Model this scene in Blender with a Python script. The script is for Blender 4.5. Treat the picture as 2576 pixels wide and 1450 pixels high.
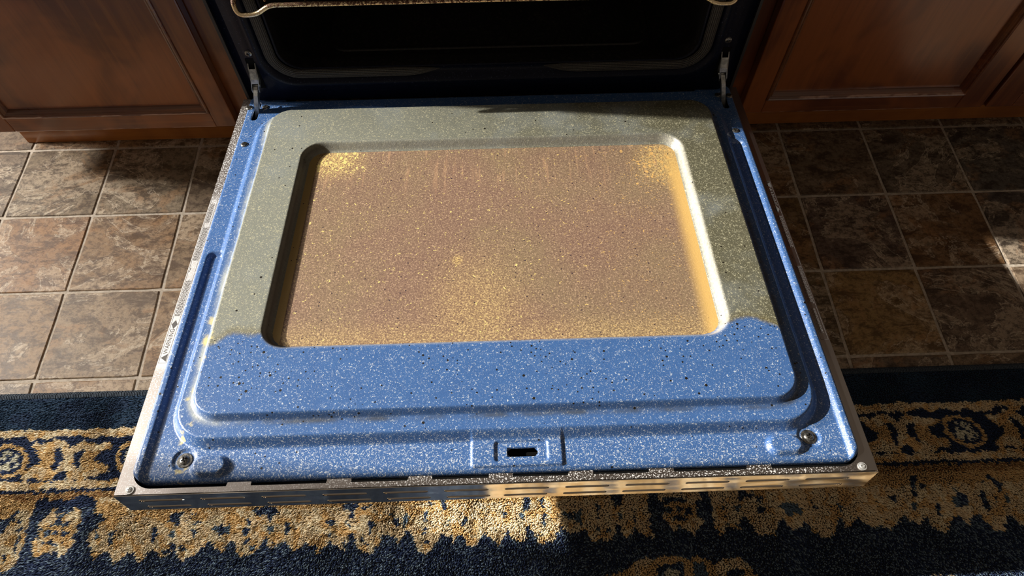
import bpy, bmesh, math, random
import numpy as np
from mathutils import Vector, Matrix, noise
from mathutils.geometry import tessellate_polygon

for o in list(bpy.data.objects):
    bpy.data.objects.remove(o)
SC = bpy.context.scene
COL = SC.collection
random.seed(7)
RNG = np.random.default_rng(11)

# ------------------------------------------------------------------ camera, sky, sun, window light, added back lamp, exposure
cam_d = bpy.data.cameras.new('camera')
cam = bpy.data.objects.new('camera', cam_d)
COL.objects.link(cam)
cam_d.sensor_width = 36.0
cam_d.sensor_fit = 'HORIZONTAL'
cam_d.lens = 23.8802
cam_d.clip_start = 0.02
cam.matrix_world = Matrix([[0.9994976, 0.0290015, -0.0127835, 0.010207], [-0.0314816, 0.861861, -0.5061665, -0.775263], [-0.003662, 0.5063146, 0.8623411, 0.950893], [0, 0, 0, 1]])
SC.camera = cam

w = bpy.data.worlds.new('room_ambience')
SC.world = w
w.use_nodes = True
w.node_tree.nodes['Background'].inputs[0].default_value = (0.118, 0.094, 0.071, 1)
w.node_tree.nodes['Background'].inputs[1].default_value = 1.0

SUN_TAN, SUN_AZ = 0.48, 0.12            # slope of the rays, drift towards the viewer
sun_dir = Vector((1, -SUN_AZ, -SUN_TAN)).normalized()
sd_ = bpy.data.lights.new('sun', 'SUN')
sd_.energy = 8.3
sd_.angle = math.radians(0.6)
sd_.color = (1.0, 0.94, 0.84)
so = bpy.data.objects.new('sun', sd_)
COL.objects.link(so)
so.rotation_euler = sun_dir.to_track_quat('-Z', 'Y').to_euler()
so.location = (-4, .5, 2.5)

ld = bpy.data.lights.new('window_daylight', 'AREA')
ld.shape = 'RECTANGLE'
ld.size, ld.size_y = 0.50, 0.40
ld.energy = 118
ld.color = (1.0, 0.95, 0.88)
lo = bpy.data.objects.new('window_daylight', ld)
COL.objects.link(lo)
lo.location = (-2.66, 0.39, 1.43)
lo.rotation_euler = (0, -math.pi / 2, 0)

lk = bpy.data.lights.new('added_back_lamp', 'AREA')  # unseen lamp added behind the back wall to brighten the door flange
lk.shape = 'RECTANGLE'
lk.size, lk.size_y = 0.72, 0.86
lk.energy = 5.0
lk.color = (0.90, 0.95, 1.0)
lko = bpy.data.objects.new('added_back_lamp', lk)
COL.objects.link(lko)
lko.location = (-1.19, 0.83, 1.43)
lko.rotation_euler = (-math.pi / 2, 0, 0)

SC.view_settings.view_transform = 'Standard'
SC.view_settings.look = 'None'
SC.view_settings.gamma = 1
SC.view_settings.exposure = 0.14
SC.view_settings.use_curve_mapping = False

# ------------------------------------------------------------------ helpers
def tag(o, label=None, cat=None, group=None, kind=None):
    for k, v in (('label', label), ('category', cat), ('group', group), ('kind', kind)):
        if v: o[k] = v
    return o

def empty(name, loc=(0, 0, 0), rot=(0, 0, 0)):
    o = bpy.data.objects.new(name, None)
    o.location = loc; o.rotation_euler = rot
    o.empty_display_size = .05
    COL.objects.link(o)
    return o

def obj(name, me, mat=None, parent=None, loc=None, rot=None):
    o = bpy.data.objects.new(name, me)
    COL.objects.link(o)
    if mat and not me.materials: me.materials.append(mat)
    if parent: o.parent = parent
    if loc: o.location = loc
    if rot: o.rotation_euler = rot
    return o

def mesh(name, verts, faces, smooth=False):
    me = bpy.data.meshes.new(name)
    me.from_pydata([tuple(v) for v in verts], [], faces)
    if smooth:
        me.polygons.foreach_set('use_smooth', [True] * len(me.polygons))
    me.update()
    return me

def npmesh(name, V, F, smooth=False):
    """V (n,3) float array, F (m,k) int array"""
    me = bpy.data.meshes.new(name)
    m, k = F.shape
    me.vertices.add(len(V)); me.vertices.foreach_set('co', V.astype(np.float32).ravel())
    me.loops.add(m * k); me.loops.foreach_set('vertex_index', F.astype(np.int32).ravel())
    me.polygons.add(m)
    me.polygons.foreach_set('loop_start', (np.arange(m) * k).astype(np.int32))
    me.polygons.foreach_set('loop_total', np.full(m, k, np.int32))
    if smooth: me.polygons.foreach_set('use_smooth', np.ones(m, bool))
    me.update(calc_edges=True)
    return me

def bm_mesh(name, bm, smooth=False, recalc=True):
    if recalc: bmesh.ops.recalc_face_normals(bm, faces=bm.faces[:])
    me = bpy.data.meshes.new(name)
    bm.to_mesh(me); bm.free()
    if smooth: me.polygons.foreach_set('use_smooth', [True] * len(me.polygons))
    return me

def box_bm(bm, x0, x1, y0, y1, z0, z1, bevel=0.0, seg=2):
    r = bmesh.ops.create_cube(bm, size=1.0)
    for v in r['verts']:
        v.co = Vector((x0 + (v.co.x + .5) * (x1 - x0), y0 + (v.co.y + .5) * (y1 - y0), z0 + (v.co.z + .5) * (z1 - z0)))
    if bevel:
        es = list({e for v in r['verts'] for e in v.link_edges})
        bmesh.ops.bevel(bm, geom=es, offset=bevel, segments=seg, affect='EDGES', profile=.5)

def box(name, x0, x1, y0, y1, z0, z1, bevel=0.0, seg=2):
    bm = bmesh.new(); box_bm(bm, x0, x1, y0, y1, z0, z1, bevel, seg)
    return bm_mesh(name, bm)

def tube(pts, r, n=10, closed=False, ry=None, caps=True, taper=None):
    """sweep of a round/elliptic section along 3-D points -> verts, faces"""
    pts = [Vector(p) for p in pts]
    N = len(pts); V = []; F = []
    up = Vector((0, 0, 1))
    prev = None
    for i, p in enumerate(pts):
        a = pts[i - 1] if (i or closed) else p
        b = pts[(i + 1) % N] if (i < N - 1 or closed) else p
        t = (b - a).normalized()
        if prev is None:
            s = t.cross(up)
            if s.length < .1: s = t.cross(Vector((0, 1, 0)))
            s.normalize()
        else:
            s = (prev - t * prev.dot(t)).normalized()
        prev = s
        u = s.cross(t)
        k = taper[i] if taper else 1
        for j in range(n):
            an = 2 * math.pi * j / n
            V.append(p + s * math.cos(an) * r * k + u * math.sin(an) * (ry or r) * k)
    M = N if closed else N - 1
    for i in range(M):
        for j in range(n):
            F.append((i * n + j, i * n + (j + 1) % n, ((i + 1) % N) * n + (j + 1) % n, ((i + 1) % N) * n + j))
    if caps and not closed:
        F.append(tuple(range(n))[::-1]); F.append(tuple(range((N - 1) * n, N * n)))
    return V, F

def join(parts):
    V = []; F = []
    for v, f in parts:
        k = len(V); V += list(v); F += [tuple(i + k for i in q) for q in f]
    return V, F

def plate(outer, holes, to3, thick):
    """flat plate with holes, 2-D loops, to3(u, v, w) -> 3-D point, thick along w"""
    loops = [outer] + holes
    flat = [p for l in loops for p in l]
    tris = tessellate_polygon([[Vector((p[0], p[1], 0)) for p in l] for l in loops])
    n = len(flat)
    V = [to3(p[0], p[1], 0) for p in flat] + [to3(p[0], p[1], -thick) for p in flat]
    F = [tuple(t) for t in tris] + [tuple(i + n for i in reversed(t)) for t in tris]
    k = 0
    for l in loops:
        m = len(l)
        for i in range(m):
            a, b = k + i, k + (i + 1) % m
            F.append((a, b, b + n, a + n))
        k += m
    return V, F

def fix(name, V, F, smooth=False):
    bm = bmesh.new()
    vs = [bm.verts.new(v) for v in V]
    for f in F:
        try: bm.faces.new([vs[i] for i in f])
        except ValueError: pass
    return bm_mesh(name, bm, smooth)

def stadium(cx, cy, hl, r, n=8):
    out = []
    for s, a0 in ((1, -math.pi / 2), (-1, math.pi / 2)):
        for i in range(n + 1):
            a = a0 + math.pi * i / n
            out.append((cx + s * (hl - r) + r * math.cos(a), cy + r * math.sin(a)))
    return out

def rrect(x0, x1, y0, y1, r, n=6):
    out = []
    rs = r if isinstance(r, (tuple, list)) else (r, r, r, r)
    for (cx, cy, a0), q in zip(((x1, y1, 0), (x0, y1, 90), (x0, y0, 180), (x1, y0, 270)), rs):
        sx = -1 if cx == x1 else 1; sy = -1 if cy == y1 else 1
        for i in range(n + 1):
            a = math.radians(a0 + 90 * i / n)
            out.append((cx + sx * q + q * math.cos(a), cy + sy * q + q * math.sin(a)))
    return out

# ------------------------------------------------------------------ node helpers
class NT:
    def __init__(s, name, **kw):
        s.m = bpy.data.materials.new(name); s.m.use_nodes = True
        s.t = s.m.node_tree; s.b = s.t.nodes['Principled BSDF']
        for k, v in kw.items(): s.set(k, v)
    def set(s, k, v):
        k = {'rough': 'Roughness', 'metal': 'Metallic', 'spec': 'Specular IOR Level', 'coat': 'Coat Weight', 'coatr': 'Coat Roughness',
             'sheen': 'Sheen Weight', 'normal': 'Normal', 'color': 'Base Color', 'aniso': 'Anisotropic'}.get(k, k)
        i = s.b.inputs[k]
        if hasattr(v, 'links'): s.t.links.new(v, i)
        elif isinstance(v, tuple): i.default_value = v + (1,) if len(v) == 3 else v
        else: i.default_value = v
    def put(s, sock, v):
        if hasattr(v, 'links'): s.t.links.new(v, sock)
        elif isinstance(v, tuple) and sock.type == 'RGBA': sock.default_value = v + (1,) if len(v) == 3 else v
        else: sock.default_value = v
    def node(s, kind, out=0, props=None, **ins):
        n = s.t.nodes.new(kind)
        for k, v in (props or {}).items(): setattr(n, k, v)
        for k, v in ins.items(): s.put(n.inputs[k], v)
        return n.outputs[out]
    def coord(s, which='Object'): return s.node('ShaderNodeTexCoord', which)
    def attr(s, name, out='Fac'): return s.node('ShaderNodeAttribute', out, {'attribute_name': name})
    def sep(s, v):
        n = s.t.nodes.new('ShaderNodeSeparateXYZ'); s.put(n.inputs[0], v); return n.outputs
    def mapv(s, v, scale=(1, 1, 1), loc=(0, 0, 0)):
        n = s.t.nodes.new('ShaderNodeMapping'); s.put(n.inputs['Vector'], v)
        n.inputs['Scale'].default_value = scale; n.inputs['Location'].default_value = loc
        return n.outputs[0]
    def noise(s, v, scale, detail=3, rough=.55, dist=0.0, out='Fac'):
        return s.node('ShaderNodeTexNoise', out, None, Vector=v, Scale=scale, Detail=detail, Roughness=rough, Distortion=dist)
    def voro(s, v, scale, out='Distance', feature='F1', rnd=1.0):
        return s.node('ShaderNodeTexVoronoi', out, {'feature': feature}, Vector=v, Scale=scale, Randomness=rnd)
    def math(s, op, a, b=0.0, c=0.0, clamp=False):
        n = s.t.nodes.new('ShaderNodeMath'); n.operation = op; n.use_clamp = clamp
        s.put(n.inputs[0], a); s.put(n.inputs[1], b)
        if op in ('MULTIPLY_ADD',): s.put(n.inputs[2], c)
        return n.outputs[0]
    def rng(s, v, a, b, c=0.0, d=1.0, smooth=True):
        n = s.t.nodes.new('ShaderNodeMapRange'); n.clamp = True
        if smooth: n.interpolation_type = 'SMOOTHSTEP'
        s.put(n.inputs[0], v)
        for i, q in enumerate((a, b, c, d)): s.put(n.inputs[i + 1], q)
        return n.outputs[0]
    def mix(s, f, a, b, blend='MIX'):
        n = s.t.nodes.new('ShaderNodeMix'); n.data_type = 'RGBA'; n.blend_type = blend
        s.put(n.inputs[0], f); s.put(n.inputs[6], a); s.put(n.inputs[7], b)
        return n.outputs[2]
    def bump(s, h, strength=.3, dist=.001, normal=None):
        n = s.t.nodes.new('ShaderNodeBump'); s.put(n.inputs['Height'], h)
        n.inputs['Strength'].default_value = strength; n.inputs['Distance'].default_value = dist
        if normal is not None: s.t.links.new(normal, n.inputs['Normal'])
        return n.outputs[0]

def plain(name, color, rough=.5, metal=0.0, spec=.5):
    return NT(name, color=color, rough=rough, metal=metal, spec=spec).m

# ------------------------------------------------------------------ materials
def mat_enamel(name, panel=True):
    t = NT(name); c = t.coord(); x, y, z = t.sep(c)
    fl = t.noise(c, 560, 2, .5, 1.2)
    fl2 = t.noise(t.mapv(c, loc=(3, 1, 2)), 330, 2, .5, 1.5)
    big = t.noise(c, 22, 3)
    blue = t.mix(t.noise(c, 60, 2), (0.036, 0.092, 0.245), (0.046, 0.118, 0.295))
    if not panel:
        blue = t.mix(big, (0.0022, 0.0036, 0.011), (0.004, 0.006, 0.018))
        col = t.mix(t.rng(fl, .66, .70), blue, (0.05, 0.06, 0.10))
        t.set('color', col); t.set('rough', .38); t.set('spec', .14); t.set('normal', t.bump(t.noise(c, 500, 2), .12, .0005))
        return t.m
    plat = t.attr('plateau'); grime = t.attr('grime'); rim = t.attr('rim'); tier = t.attr('tier')
    # heat stain over the rear part of the raised field, ragged front border
    wob = t.math('MULTIPLY', t.math('SUBTRACT', t.noise(t.mapv(c, (1, .6, 1)), 38, 4, .6), .5), .024)
    side = t.rng(t.math('ABSOLUTE', x), .29, .325, 0.0, -.016)
    ys = t.math('ADD', t.math('ADD', y, wob), t.math('MULTIPLY', side, -1.0))
    st = t.math('MULTIPLY', t.rng(ys, -.438, -.429), plat)
    gx = t.rng(t.math('ADD', x, t.math('MULTIPLY', big, .25)), -.15, .42)
    stc = t.mix(gx, (0.176, 0.184, 0.158), (0.090, 0.086, 0.056))
    stc = t.mix(t.rng(t.noise(c, 14, 3), .45, .75, 0, .55), stc, (0.190, 0.215, 0.225))
    stc = t.mix(t.math('MULTIPLY', t.rng(ys, -.418, -.437), .75), stc, (0.115, 0.090, 0.030))
    col = t.mix(st, blue, stc)
    # flecks
    frost = t.math('MULTIPLY', t.rng(y, -.546, -.562), t.rng(x, .33, -.33, .75, 1.0))
    thr = t.math('SUBTRACT', t.math('SUBTRACT', .618, t.math('MULTIPLY', frost, .055)), t.math('MULTIPLY', st, .035))
    f1 = t.rng(t.math('SUBTRACT', fl, thr), 0, .05)
    f2 = t.rng(fl2, .64, .68)
    fcol = t.mix(t.noise(c, 900, 0), (0.42, 0.52, 0.66), (0.68, 0.66, 0.60))
    fcol = t.mix(st, fcol, t.mix(t.noise(c, 300, 1), (0.36, 0.37, 0.29), (0.46, 0.41, 0.24)))
    col = t.mix(t.math('MULTIPLY', f1, .78), col, fcol)
    col = t.mix(t.math('MULTIPLY', f2, t.math('MULTIPLY_ADD', st, .4, .25)), col, fcol)
    # dusty / baked line at the foot of the raised field and on the window rim, with painted shade on its left wall
    col = t.mix(t.math('MULTIPLY', grime, t.rng(t.noise(c, 30, 4), .35, .7, .1, .75)), col, t.mix(t.rng(x, -.24, -.31), (0.050, 0.046, 0.030), (0.46, 0.47, 0.40)))
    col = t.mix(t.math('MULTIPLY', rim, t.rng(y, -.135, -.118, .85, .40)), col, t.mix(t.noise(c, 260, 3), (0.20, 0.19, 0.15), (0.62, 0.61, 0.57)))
    col = t.mix(t.math('MULTIPLY', t.math('MULTIPLY', rim, t.rng(x, -.20, -.25)), .92), col, (0.030, 0.027, 0.024))  # left wall near black: the rim's shadow is put into the colour
    # yellow stain line on the left step
    yl = t.math('MULTIPLY', t.math('MULTIPLY', t.rng(x, -.31, -.317), t.rng(x, -.330, -.325)), t.rng(t.noise(c, 70, 2), .55, .66))
    yl = t.math('MULTIPLY', yl, t.rng(y, -.36, -.42))
    col = t.mix(t.math('MULTIPLY', yl, .8), col, (0.62, 0.52, 0.22))
    # burnt specks
    vc = t.voro(c, 105, 'Color'); vd = t.voro(c, 105)
    r_, g_, b_ = t.sep(vc)
    reg = t.math('MULTIPLY', t.rng(y, -.425, -.445), t.rng(y, -.545, -.525))
    reg = t.math('MAXIMUM', t.math('MULTIPLY', reg, t.rng(t.noise(c, 9, 2), .38, .6, .15, 1)), .09)
    spk = t.math('MULTIPLY', t.math('LESS_THAN', vd, t.math('MULTIPLY', g_, .18)), t.math('GREATER_THAN', t.math('MULTIPLY', reg, .85), r_))
    vc2 = t.voro(t.mapv(c, loc=(.5, .2, 0)), 190, 'Color'); vd2 = t.voro(t.mapv(c, loc=(.5, .2, 0)), 190)
    r2 = t.sep(vc2)[0]
    spk2 = t.math('MULTIPLY', t.math('LESS_THAN', vd2, .20), t.math('GREATER_THAN', t.math('MULTIPLY', reg, .4), r2))
    col = t.mix(t.math('MAXIMUM', spk, spk2), col, (0.010, 0.008, 0.006))
    t.set('color', col)
    t.set('rough', t.math('MULTIPLY_ADD', f1, .12, .36))
    t.set('spec', .55)
    t.set('normal', t.bump(t.math('ADD', fl, t.math('MULTIPLY', t.noise(c, 120, 2), .6)), .35, .0006))
    return t.m

def mat_glass():
    t = NT('baked_window_glass'); c = t.coord(); x, y, z = t.sep(c)
    n1 = t.noise(c, 6, 3); n2 = t.noise(c, 520, 3, .6, .6); n3 = t.noise(t.mapv(c, loc=(2, 5, 1)), 300, 2, .6, .8)
    streak = t.noise(t.mapv(c, (150, 14, 1)), 1, 3, .6)
    col = t.mix(t.rng(n1, .35, .65), (0.195, 0.122, 0.086), (0.200, 0.142, 0.086))
    gold = (0.42, 0.28, 0.10)
    # golden areas: rear left, rear right, centre front, front edge
    def spot(cx, cy, rx, ry):
        dx = t.math('DIVIDE', t.math('SUBTRACT', x, cx), rx); dy = t.math('DIVIDE', t.math('SUBTRACT', y, cy), ry)
        return t.rng(t.math('SQRT', t.math('ADD', t.math('MULTIPLY', dx, dx), t.math('MULTIPLY', dy, dy))), 1.0, .15)
    g = t.math('MAXIMUM', spot(-.228, -.14, .075, .055), spot(.238, -.16, .06, .07))
    g = t.math('MAXIMUM', g, t.math('MULTIPLY', spot(-.02, -.41, .09, .14), .6))
    g = t.math('MAXIMUM', g, t.math('MULTIPLY', t.rng(y, -.40, -.44), .55))
    g = t.math('MAXIMUM', g, spot(-.045, -.325, .012, .014))
    col = t.mix(t.math('MULTIPLY', g, .34), col, gold)
    sp = t.rng(t.math('ADD', n2, t.math('MULTIPLY', g, .06)), .56, .61)
    col = t.mix(t.math('MULTIPLY', sp, .75), col, t.mix(g, (0.42, 0.29, 0.19), (0.60, 0.44, 0.18)))
    gs = t.math('MAXIMUM', spot(-.222, -.140, .075, .050), t.math('MULTIPLY', spot(.225, -.165, .060, .085), .8))
    bd = t.voro(t.mapv(c, (1, .8, 1)), 150); bc = t.sep(t.voro(t.mapv(c, (1, .8, 1)), 150, 'Color'))
    bl = t.math('MULTIPLY', t.math('LESS_THAN', bd, t.math('MULTIPLY_ADD', bc[1], .26, .16)), t.math('LESS_THAN', bc[0], t.math('MULTIPLY', gs, .75)))
    bl = t.math('MAXIMUM', t.math('MULTIPLY', bl, .85), t.rng(t.math('ADD', n3, t.math('MULTIPLY', gs, .10)), .66, .70))
    col = t.mix(bl, col, t.mix(t.rng(x, 0, .2), (0.70, 0.56, 0.20), (0.62, 0.38, 0.13)))
    dk = t.rng(n2, .45, .38)
    col = t.mix(t.math('MULTIPLY', dk, .65), col, (0.10, 0.055, 0.050))
    stm = t.math('MULTIPLY', t.rng(y, -.25, -.14), t.rng(streak, .55, .68))
    col = t.mix(t.math('MULTIPLY', stm, .35), col, (0.50, 0.30, 0.17))
    # clean amber edge along the right and the narrow one on the left
    er = t.math('MULTIPLY', t.rng(x, .230, .249), t.rng(y, -.12, -.2, .3, 1))
    col = t.mix(t.math('MULTIPLY', er, .85), col, (0.60, 0.38, 0.12))
    el = t.rng(x, -.2425, -.2435)
    col = t.mix(el, col, (0.42, 0.30, 0.12))
    vd = t.voro(c, 160); vr = t.sep(t.voro(c, 160, 'Color'))[0]
    col = t.mix(t.math('MULTIPLY', t.math('LESS_THAN', vd, .15), t.math('GREATER_THAN', .16, vr)), col, (0.035, 0.022, 0.030))
    t.set('color', col); t.set('rough', .42); t.set('spec', .5)
    t.set('normal', t.bump(n2, .35, .0006))
    return t.m

def mat_steel(name, dust=.0, rough=.16, tint=(0.60, 0.57, 0.54), warp=.15):
    t = NT(name, metal=1.0); c = t.coord()
    t.set('color', tint)
    br = t.noise(t.mapv(c, (3, 900, 900)), 1, 2)
    wv = t.noise(t.mapv(c, (1.2, 3, 3)), 14, 1)
    if dust:
        d1 = t.noise(c, 620, 2, .55, .5)
        x, y, z = t.sep(c)
        left = t.rng(x, -.30, -.37)
        frt = t.math('MULTIPLY', t.rng(y, -.590, -.595), t.math('MULTIPLY', t.rng(x, -.36, -.05, .15, .9), t.rng(x, .372, .30)))
        d = t.rng(d1, .56, .60)
        lab = t.math('MULTIPLY', t.rng(y, -.190, -.205), t.rng(y, -.470, -.455))
        d = t.math('MULTIPLY', t.math('MAXIMUM', d, t.math('MULTIPLY', lab, .5)), t.math('MAXIMUM', left, frt))
        t.set('color', t.mix(d, tint, (0.82, 0.82, 0.82)))
        t.set('metal', t.math('SUBTRACT', 1.0, t.math('MULTIPLY', d, .8)))
        t.set('rough', t.math('MULTIPLY_ADD', left, .14, rough))
    else:
        t.set('rough', t.math('MULTIPLY_ADD', br, .10, rough - .05))
    t.set('normal', t.bump(wv, warp, .004))
    return t.m

def mat_tile():
    t = NT('slate_look_tile'); oc = t.coord()
    info = t.t.nodes.new('ShaderNodeObjectInfo')
    off = t.node('ShaderNodeCombineXYZ', 0, None, X=t.math('MULTIPLY', info.outputs['Random'], 37.0), Y=t.math('MULTIPLY', info.outputs['Random'], 91.0), Z=0.0)
    c = t.node('ShaderNodeVectorMath', 0, {'operation': 'ADD'})
    n = c.node; t.put(n.inputs[0], oc); t.put(n.inputs[1], off); c = n.outputs[0]
    base = info.outputs['Color']
    n1 = t.noise(t.mapv(c, (1, 1.35, 1)), 7, 7, .62, .9)
    n2 = t.noise(t.mapv(c, (1, 2.0, 1), (3, 1, 0)), 20, 9, .78, .35)
    n3 = t.noise(t.mapv(c, (1, 1.4, 1), (4, 7, 1)), 9, 6, .6, 1.2)
    n4 = t.noise(c, 110, 7, .8, .2)
    base = t.mix(1.0, base, (1.02, 0.98, 0.90), 'MULTIPLY')
    dark = t.mix(1.0, base, (0.30, 0.26, 0.24), 'MULTIPLY')
    light = t.mix(.5, base, (0.58, 0.46, 0.33))
    rust = t.mix(.6, base, (0.36, 0.185, 0.075))
    col = t.mix(t.rng(n1, .44, .57), base, light)
    col = t.mix(t.rng(n3, .52, .62, 0, .75), col, rust)
    col = t.mix(t.rng(n2, .53, .40, 0, .9), col, dark)
    col = t.mix(t.rng(n2, .58, .70, 0, .55), col, (0.66, 0.54, 0.39))
    edge = t.math('ABSOLUTE', t.math('SUBTRACT', n1, .505))
    col = t.mix(t.rng(edge, .006, .0, 0, .8), col, dark)
    vein = t.math('ABSOLUTE', t.math('SUBTRACT', n1, .525))
    col = t.mix(t.rng(vein, .010, .0, 0, .6), col, (0.66, 0.56, 0.43))
    col = t.mix(t.rng(n4, .53, .40, 0, .7), col, dark)
    col = t.mix(t.rng(n4, .58, .70, 0, .35), col, (0.66, 0.54, 0.40))
    t.set('color', col); t.set('rough', t.math('MULTIPLY_ADD', n2, .25, .35)); t.set('spec', .4)
    h = t.math('ADD', t.math('MULTIPLY', n1, 1.2), t.math('MULTIPLY', n2, .5))
    t.set('normal', t.bump(h, .6, .0018))
    return t.m

def mat_wood(name, c0, c1, c2, vertical=True, rough=.3, wear=None):
    t = NT(name); c = t.coord()
    sc = (30, 30, 1.3) if vertical else (1.3, 30, 30)
    g = t.noise(t.mapv(c, sc), 2.2, 5, .6, .8)
    fine = t.noise(t.mapv(c, tuple(k * 9 for k in sc)), 1, 3, .6)
    blot = t.noise(t.mapv(c, (1, 1, .7)), 7, 3, .6, .6)
    col = t.mix(t.rng(blot, .40, .60), c0, c1)
    col = t.mix(t.math('MULTIPLY', t.rng(g, .42, .66), .30), col, c2)
    col = t.mix(t.math('MULTIPLY', t.rng(fine, .5, .75), .18), col, (c0[0] * .4, c0[1] * .4, c0[2] * .4))
    if wear:
        x, y, z = t.sep(c)
        for z0, hw, thr, s in wear:
            line = t.rng(t.math('ABSOLUTE', t.math('SUBTRACT', t.math('ADD', z, t.math('MULTIPLY', t.math('SUBTRACT', t.noise(c, 60, 2), .5), .003)), z0)), hw, hw * .3)
            m = t.math('MULTIPLY', line, t.rng(t.noise(t.mapv(c, (16, 1, 60)), s, 4, .7), thr, thr + .06))
            col = t.mix(t.math('MULTIPLY', m, .8), col, (0.42, 0.24, 0.17))
    vr = t.sep(t.voro(c, 26, 'Color'))[0]; vd = t.voro(t.mapv(c, (1, 1, .6)), 26)
    nick = t.math('MULTIPLY', t.math('LESS_THAN', vd, .045), t.math('GREATER_THAN', .12, vr))
    col = t.mix(t.math('MULTIPLY', nick, .7), col, (0.36, 0.19, 0.12))
    t.set('color', col); t.set('rough', t.math('MULTIPLY_ADD', blot, .12, rough)); t.set('spec', .3); t.set('coat', 1.0); t.set('coatr', .20); t.set('Coat IOR', 1.58)
    t.set('normal', t.bump(t.math('ADD', g, t.math('MULTIPLY', fine, .4)), .06, .001))
    return t.m

def mat_noise(name, a, b, scale, rough=.6, bump=.2, bd=.001, metal=0.0, lo=.4, hi=.6, spec=.5):
    t = NT(name, metal=metal); c = t.coord(); n = t.noise(c, scale, 4, .6)
    t.set('color', t.mix(t.rng(n, lo, hi), a, b)); t.set('rough', rough); t.set('spec', spec)
    t.set('normal', t.bump(n, bump, bd))
    return t.m

M = {}
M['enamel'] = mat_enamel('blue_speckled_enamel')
M['enamel_dark'] = mat_enamel('dark_blue_enamel', False)
M['glass'] = mat_glass()
M['steel_dusty'] = mat_steel('dusty_stainless', .85, .30, (0.44, 0.40, 0.38), .04)
M['steel'] = mat_steel('polished_stainless', 0, .13, (0.66, 0.61, 0.55), .22)
M['black'] = plain('black_void', (0.004, 0.004, 0.004), .8, 0, .1)
M['cavity'] = mat_noise('sooty_oven_enamel', (0.009, 0.009, 0.010), (0.034, 0.030, 0.026), 260, .42, .3, .0008, 0, .5, .7, .35)
M['zinc'] = mat_noise('zinc_hinge_steel', (0.30, 0.31, 0.30), (0.50, 0.50, 0.48), 120, .38, .1, .0005, .85)
M['screw'] = mat_noise('dark_screw_steel', (0.10, 0.10, 0.10), (0.30, 0.29, 0.27), 500, .32, .1, .0003, .9)
M['rivet'] = mat_noise('aluminium_rivet', (0.60, 0.60, 0.58), (0.75, 0.75, 0.73), 400, .35, .1, .0003, .7)
M['tile'] = mat_tile()
M['grout'] = mat_noise('beige_grout', (0.42, 0.36, 0.29), (0.56, 0.49, 0.41), 160, .85, .4, .001)
W0, W1, W2 = (0.090, 0.0200, 0.0065), (0.215, 0.0600, 0.0130), (0.30, 0.095, 0.022)
M['wood'] = mat_wood('cherry_stained_wood', W0, W1, W2, True, .30)
M['wood_h'] = mat_wood('cherry_stained_wood_rail', W0, W1, W2, False, .30, [(0.1385, .0016, .46, .5), (0.1075, .0022, .52, .4)])
M['wood_mould'] = mat_wood('cherry_moulding', W0, (0.10, .034, .013), W2, False, .22, [(0.1405, .0018, .42, .5)])
M['kick'] = mat_wood('orange_brown_kick_board', (0.30, 0.095, 0.018), (0.42, 0.145, 0.026), (0.50, 0.19, 0.04), False, .38)
M['gasket'] = None
M['wall'] = mat_noise('pale_painted_wall', (0.66, 0.63, 0.58), (0.70, 0.67, 0.62), 60, .7, .1)
M['stone'] = mat_noise('speckled_counter_stone', (0.10, 0.075, 0.055), (0.32, 0.26, 0.20), 90, .25, .02, .0005)

def mat_gasket():
    t = NT('woven_gasket'); c = t.coord(); uv = t.attr('guv', 'Vector')
    u, v, z = t.sep(uv)
    wv = t.math('MULTIPLY', t.math('SINE', t.math('MULTIPLY', u, 2 * math.pi / .0016)), .35)
    rb = t.math('SINE', t.math('MULTIPLY', v, 2 * math.pi * 18))
    h = t.math('ADD', wv, rb)
    t.set('color', t.mix(t.rng(h, -.8, 1.2), (0.006, 0.0055, 0.005), (0.085, 0.078, 0.070)))
    t.set('rough', .6); t.set('normal', t.bump(h, .8, .0007))
    return t.m
M['gasket'] = mat_gasket()

def mat_rack():
    t = NT('browned_chrome_rack'); c = t.coord()
    n = t.noise(c, 340, 4, .65, .6); x, y, z = t.sep(c)
    d = t.rng(t.math('ADD', n, t.rng(z, .390, .384, .06, -.12)), .47, .56)
    t.set('color', t.mix(d, (0.86, 0.68, 0.42), (0.085, 0.032, 0.014)))
    t.set('metal', t.math('SUBTRACT', 1.0, t.math('MULTIPLY', d, .75)))
    t.set('rough', t.math('MULTIPLY_ADD', d, .35, .24))
    t.set('normal', t.bump(n, .5, .0006))
    return t.m
M['rack'] = mat_rack()

def mat_pile():
    t = NT('wool_pile', rough=.95, spec=.12, sheen=.12)
    t.set('color', t.attr('tuft', 'Color'))
    return t.m
M['pile'] = mat_pile()
M['print'] = plain('etched_print', (0.075, 0.070, 0.068), .5, 0, .3)
M['rugback'] = mat_noise('rug_backing', (0.05, 0.055, 0.07), (0.09, 0.09, 0.10), 300, .95, .4)
M['binding'] = mat_noise('navy_binding_yarn', (0.030, 0.042, 0.065), (0.070, 0.095, 0.125), 500, .9, .4)

# ------------------------------------------------------------------ floor: slab and separate tiles
TS, TX0, TY0 = 0.154364, -0.544800, 0.107884       # tile pitch and grid origin
floor = obj('floor', box('floor', -2.7, 2.6, -2.6, .70, -.05, -.0018), M['grout'])
tag(floor, kind='structure')

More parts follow.
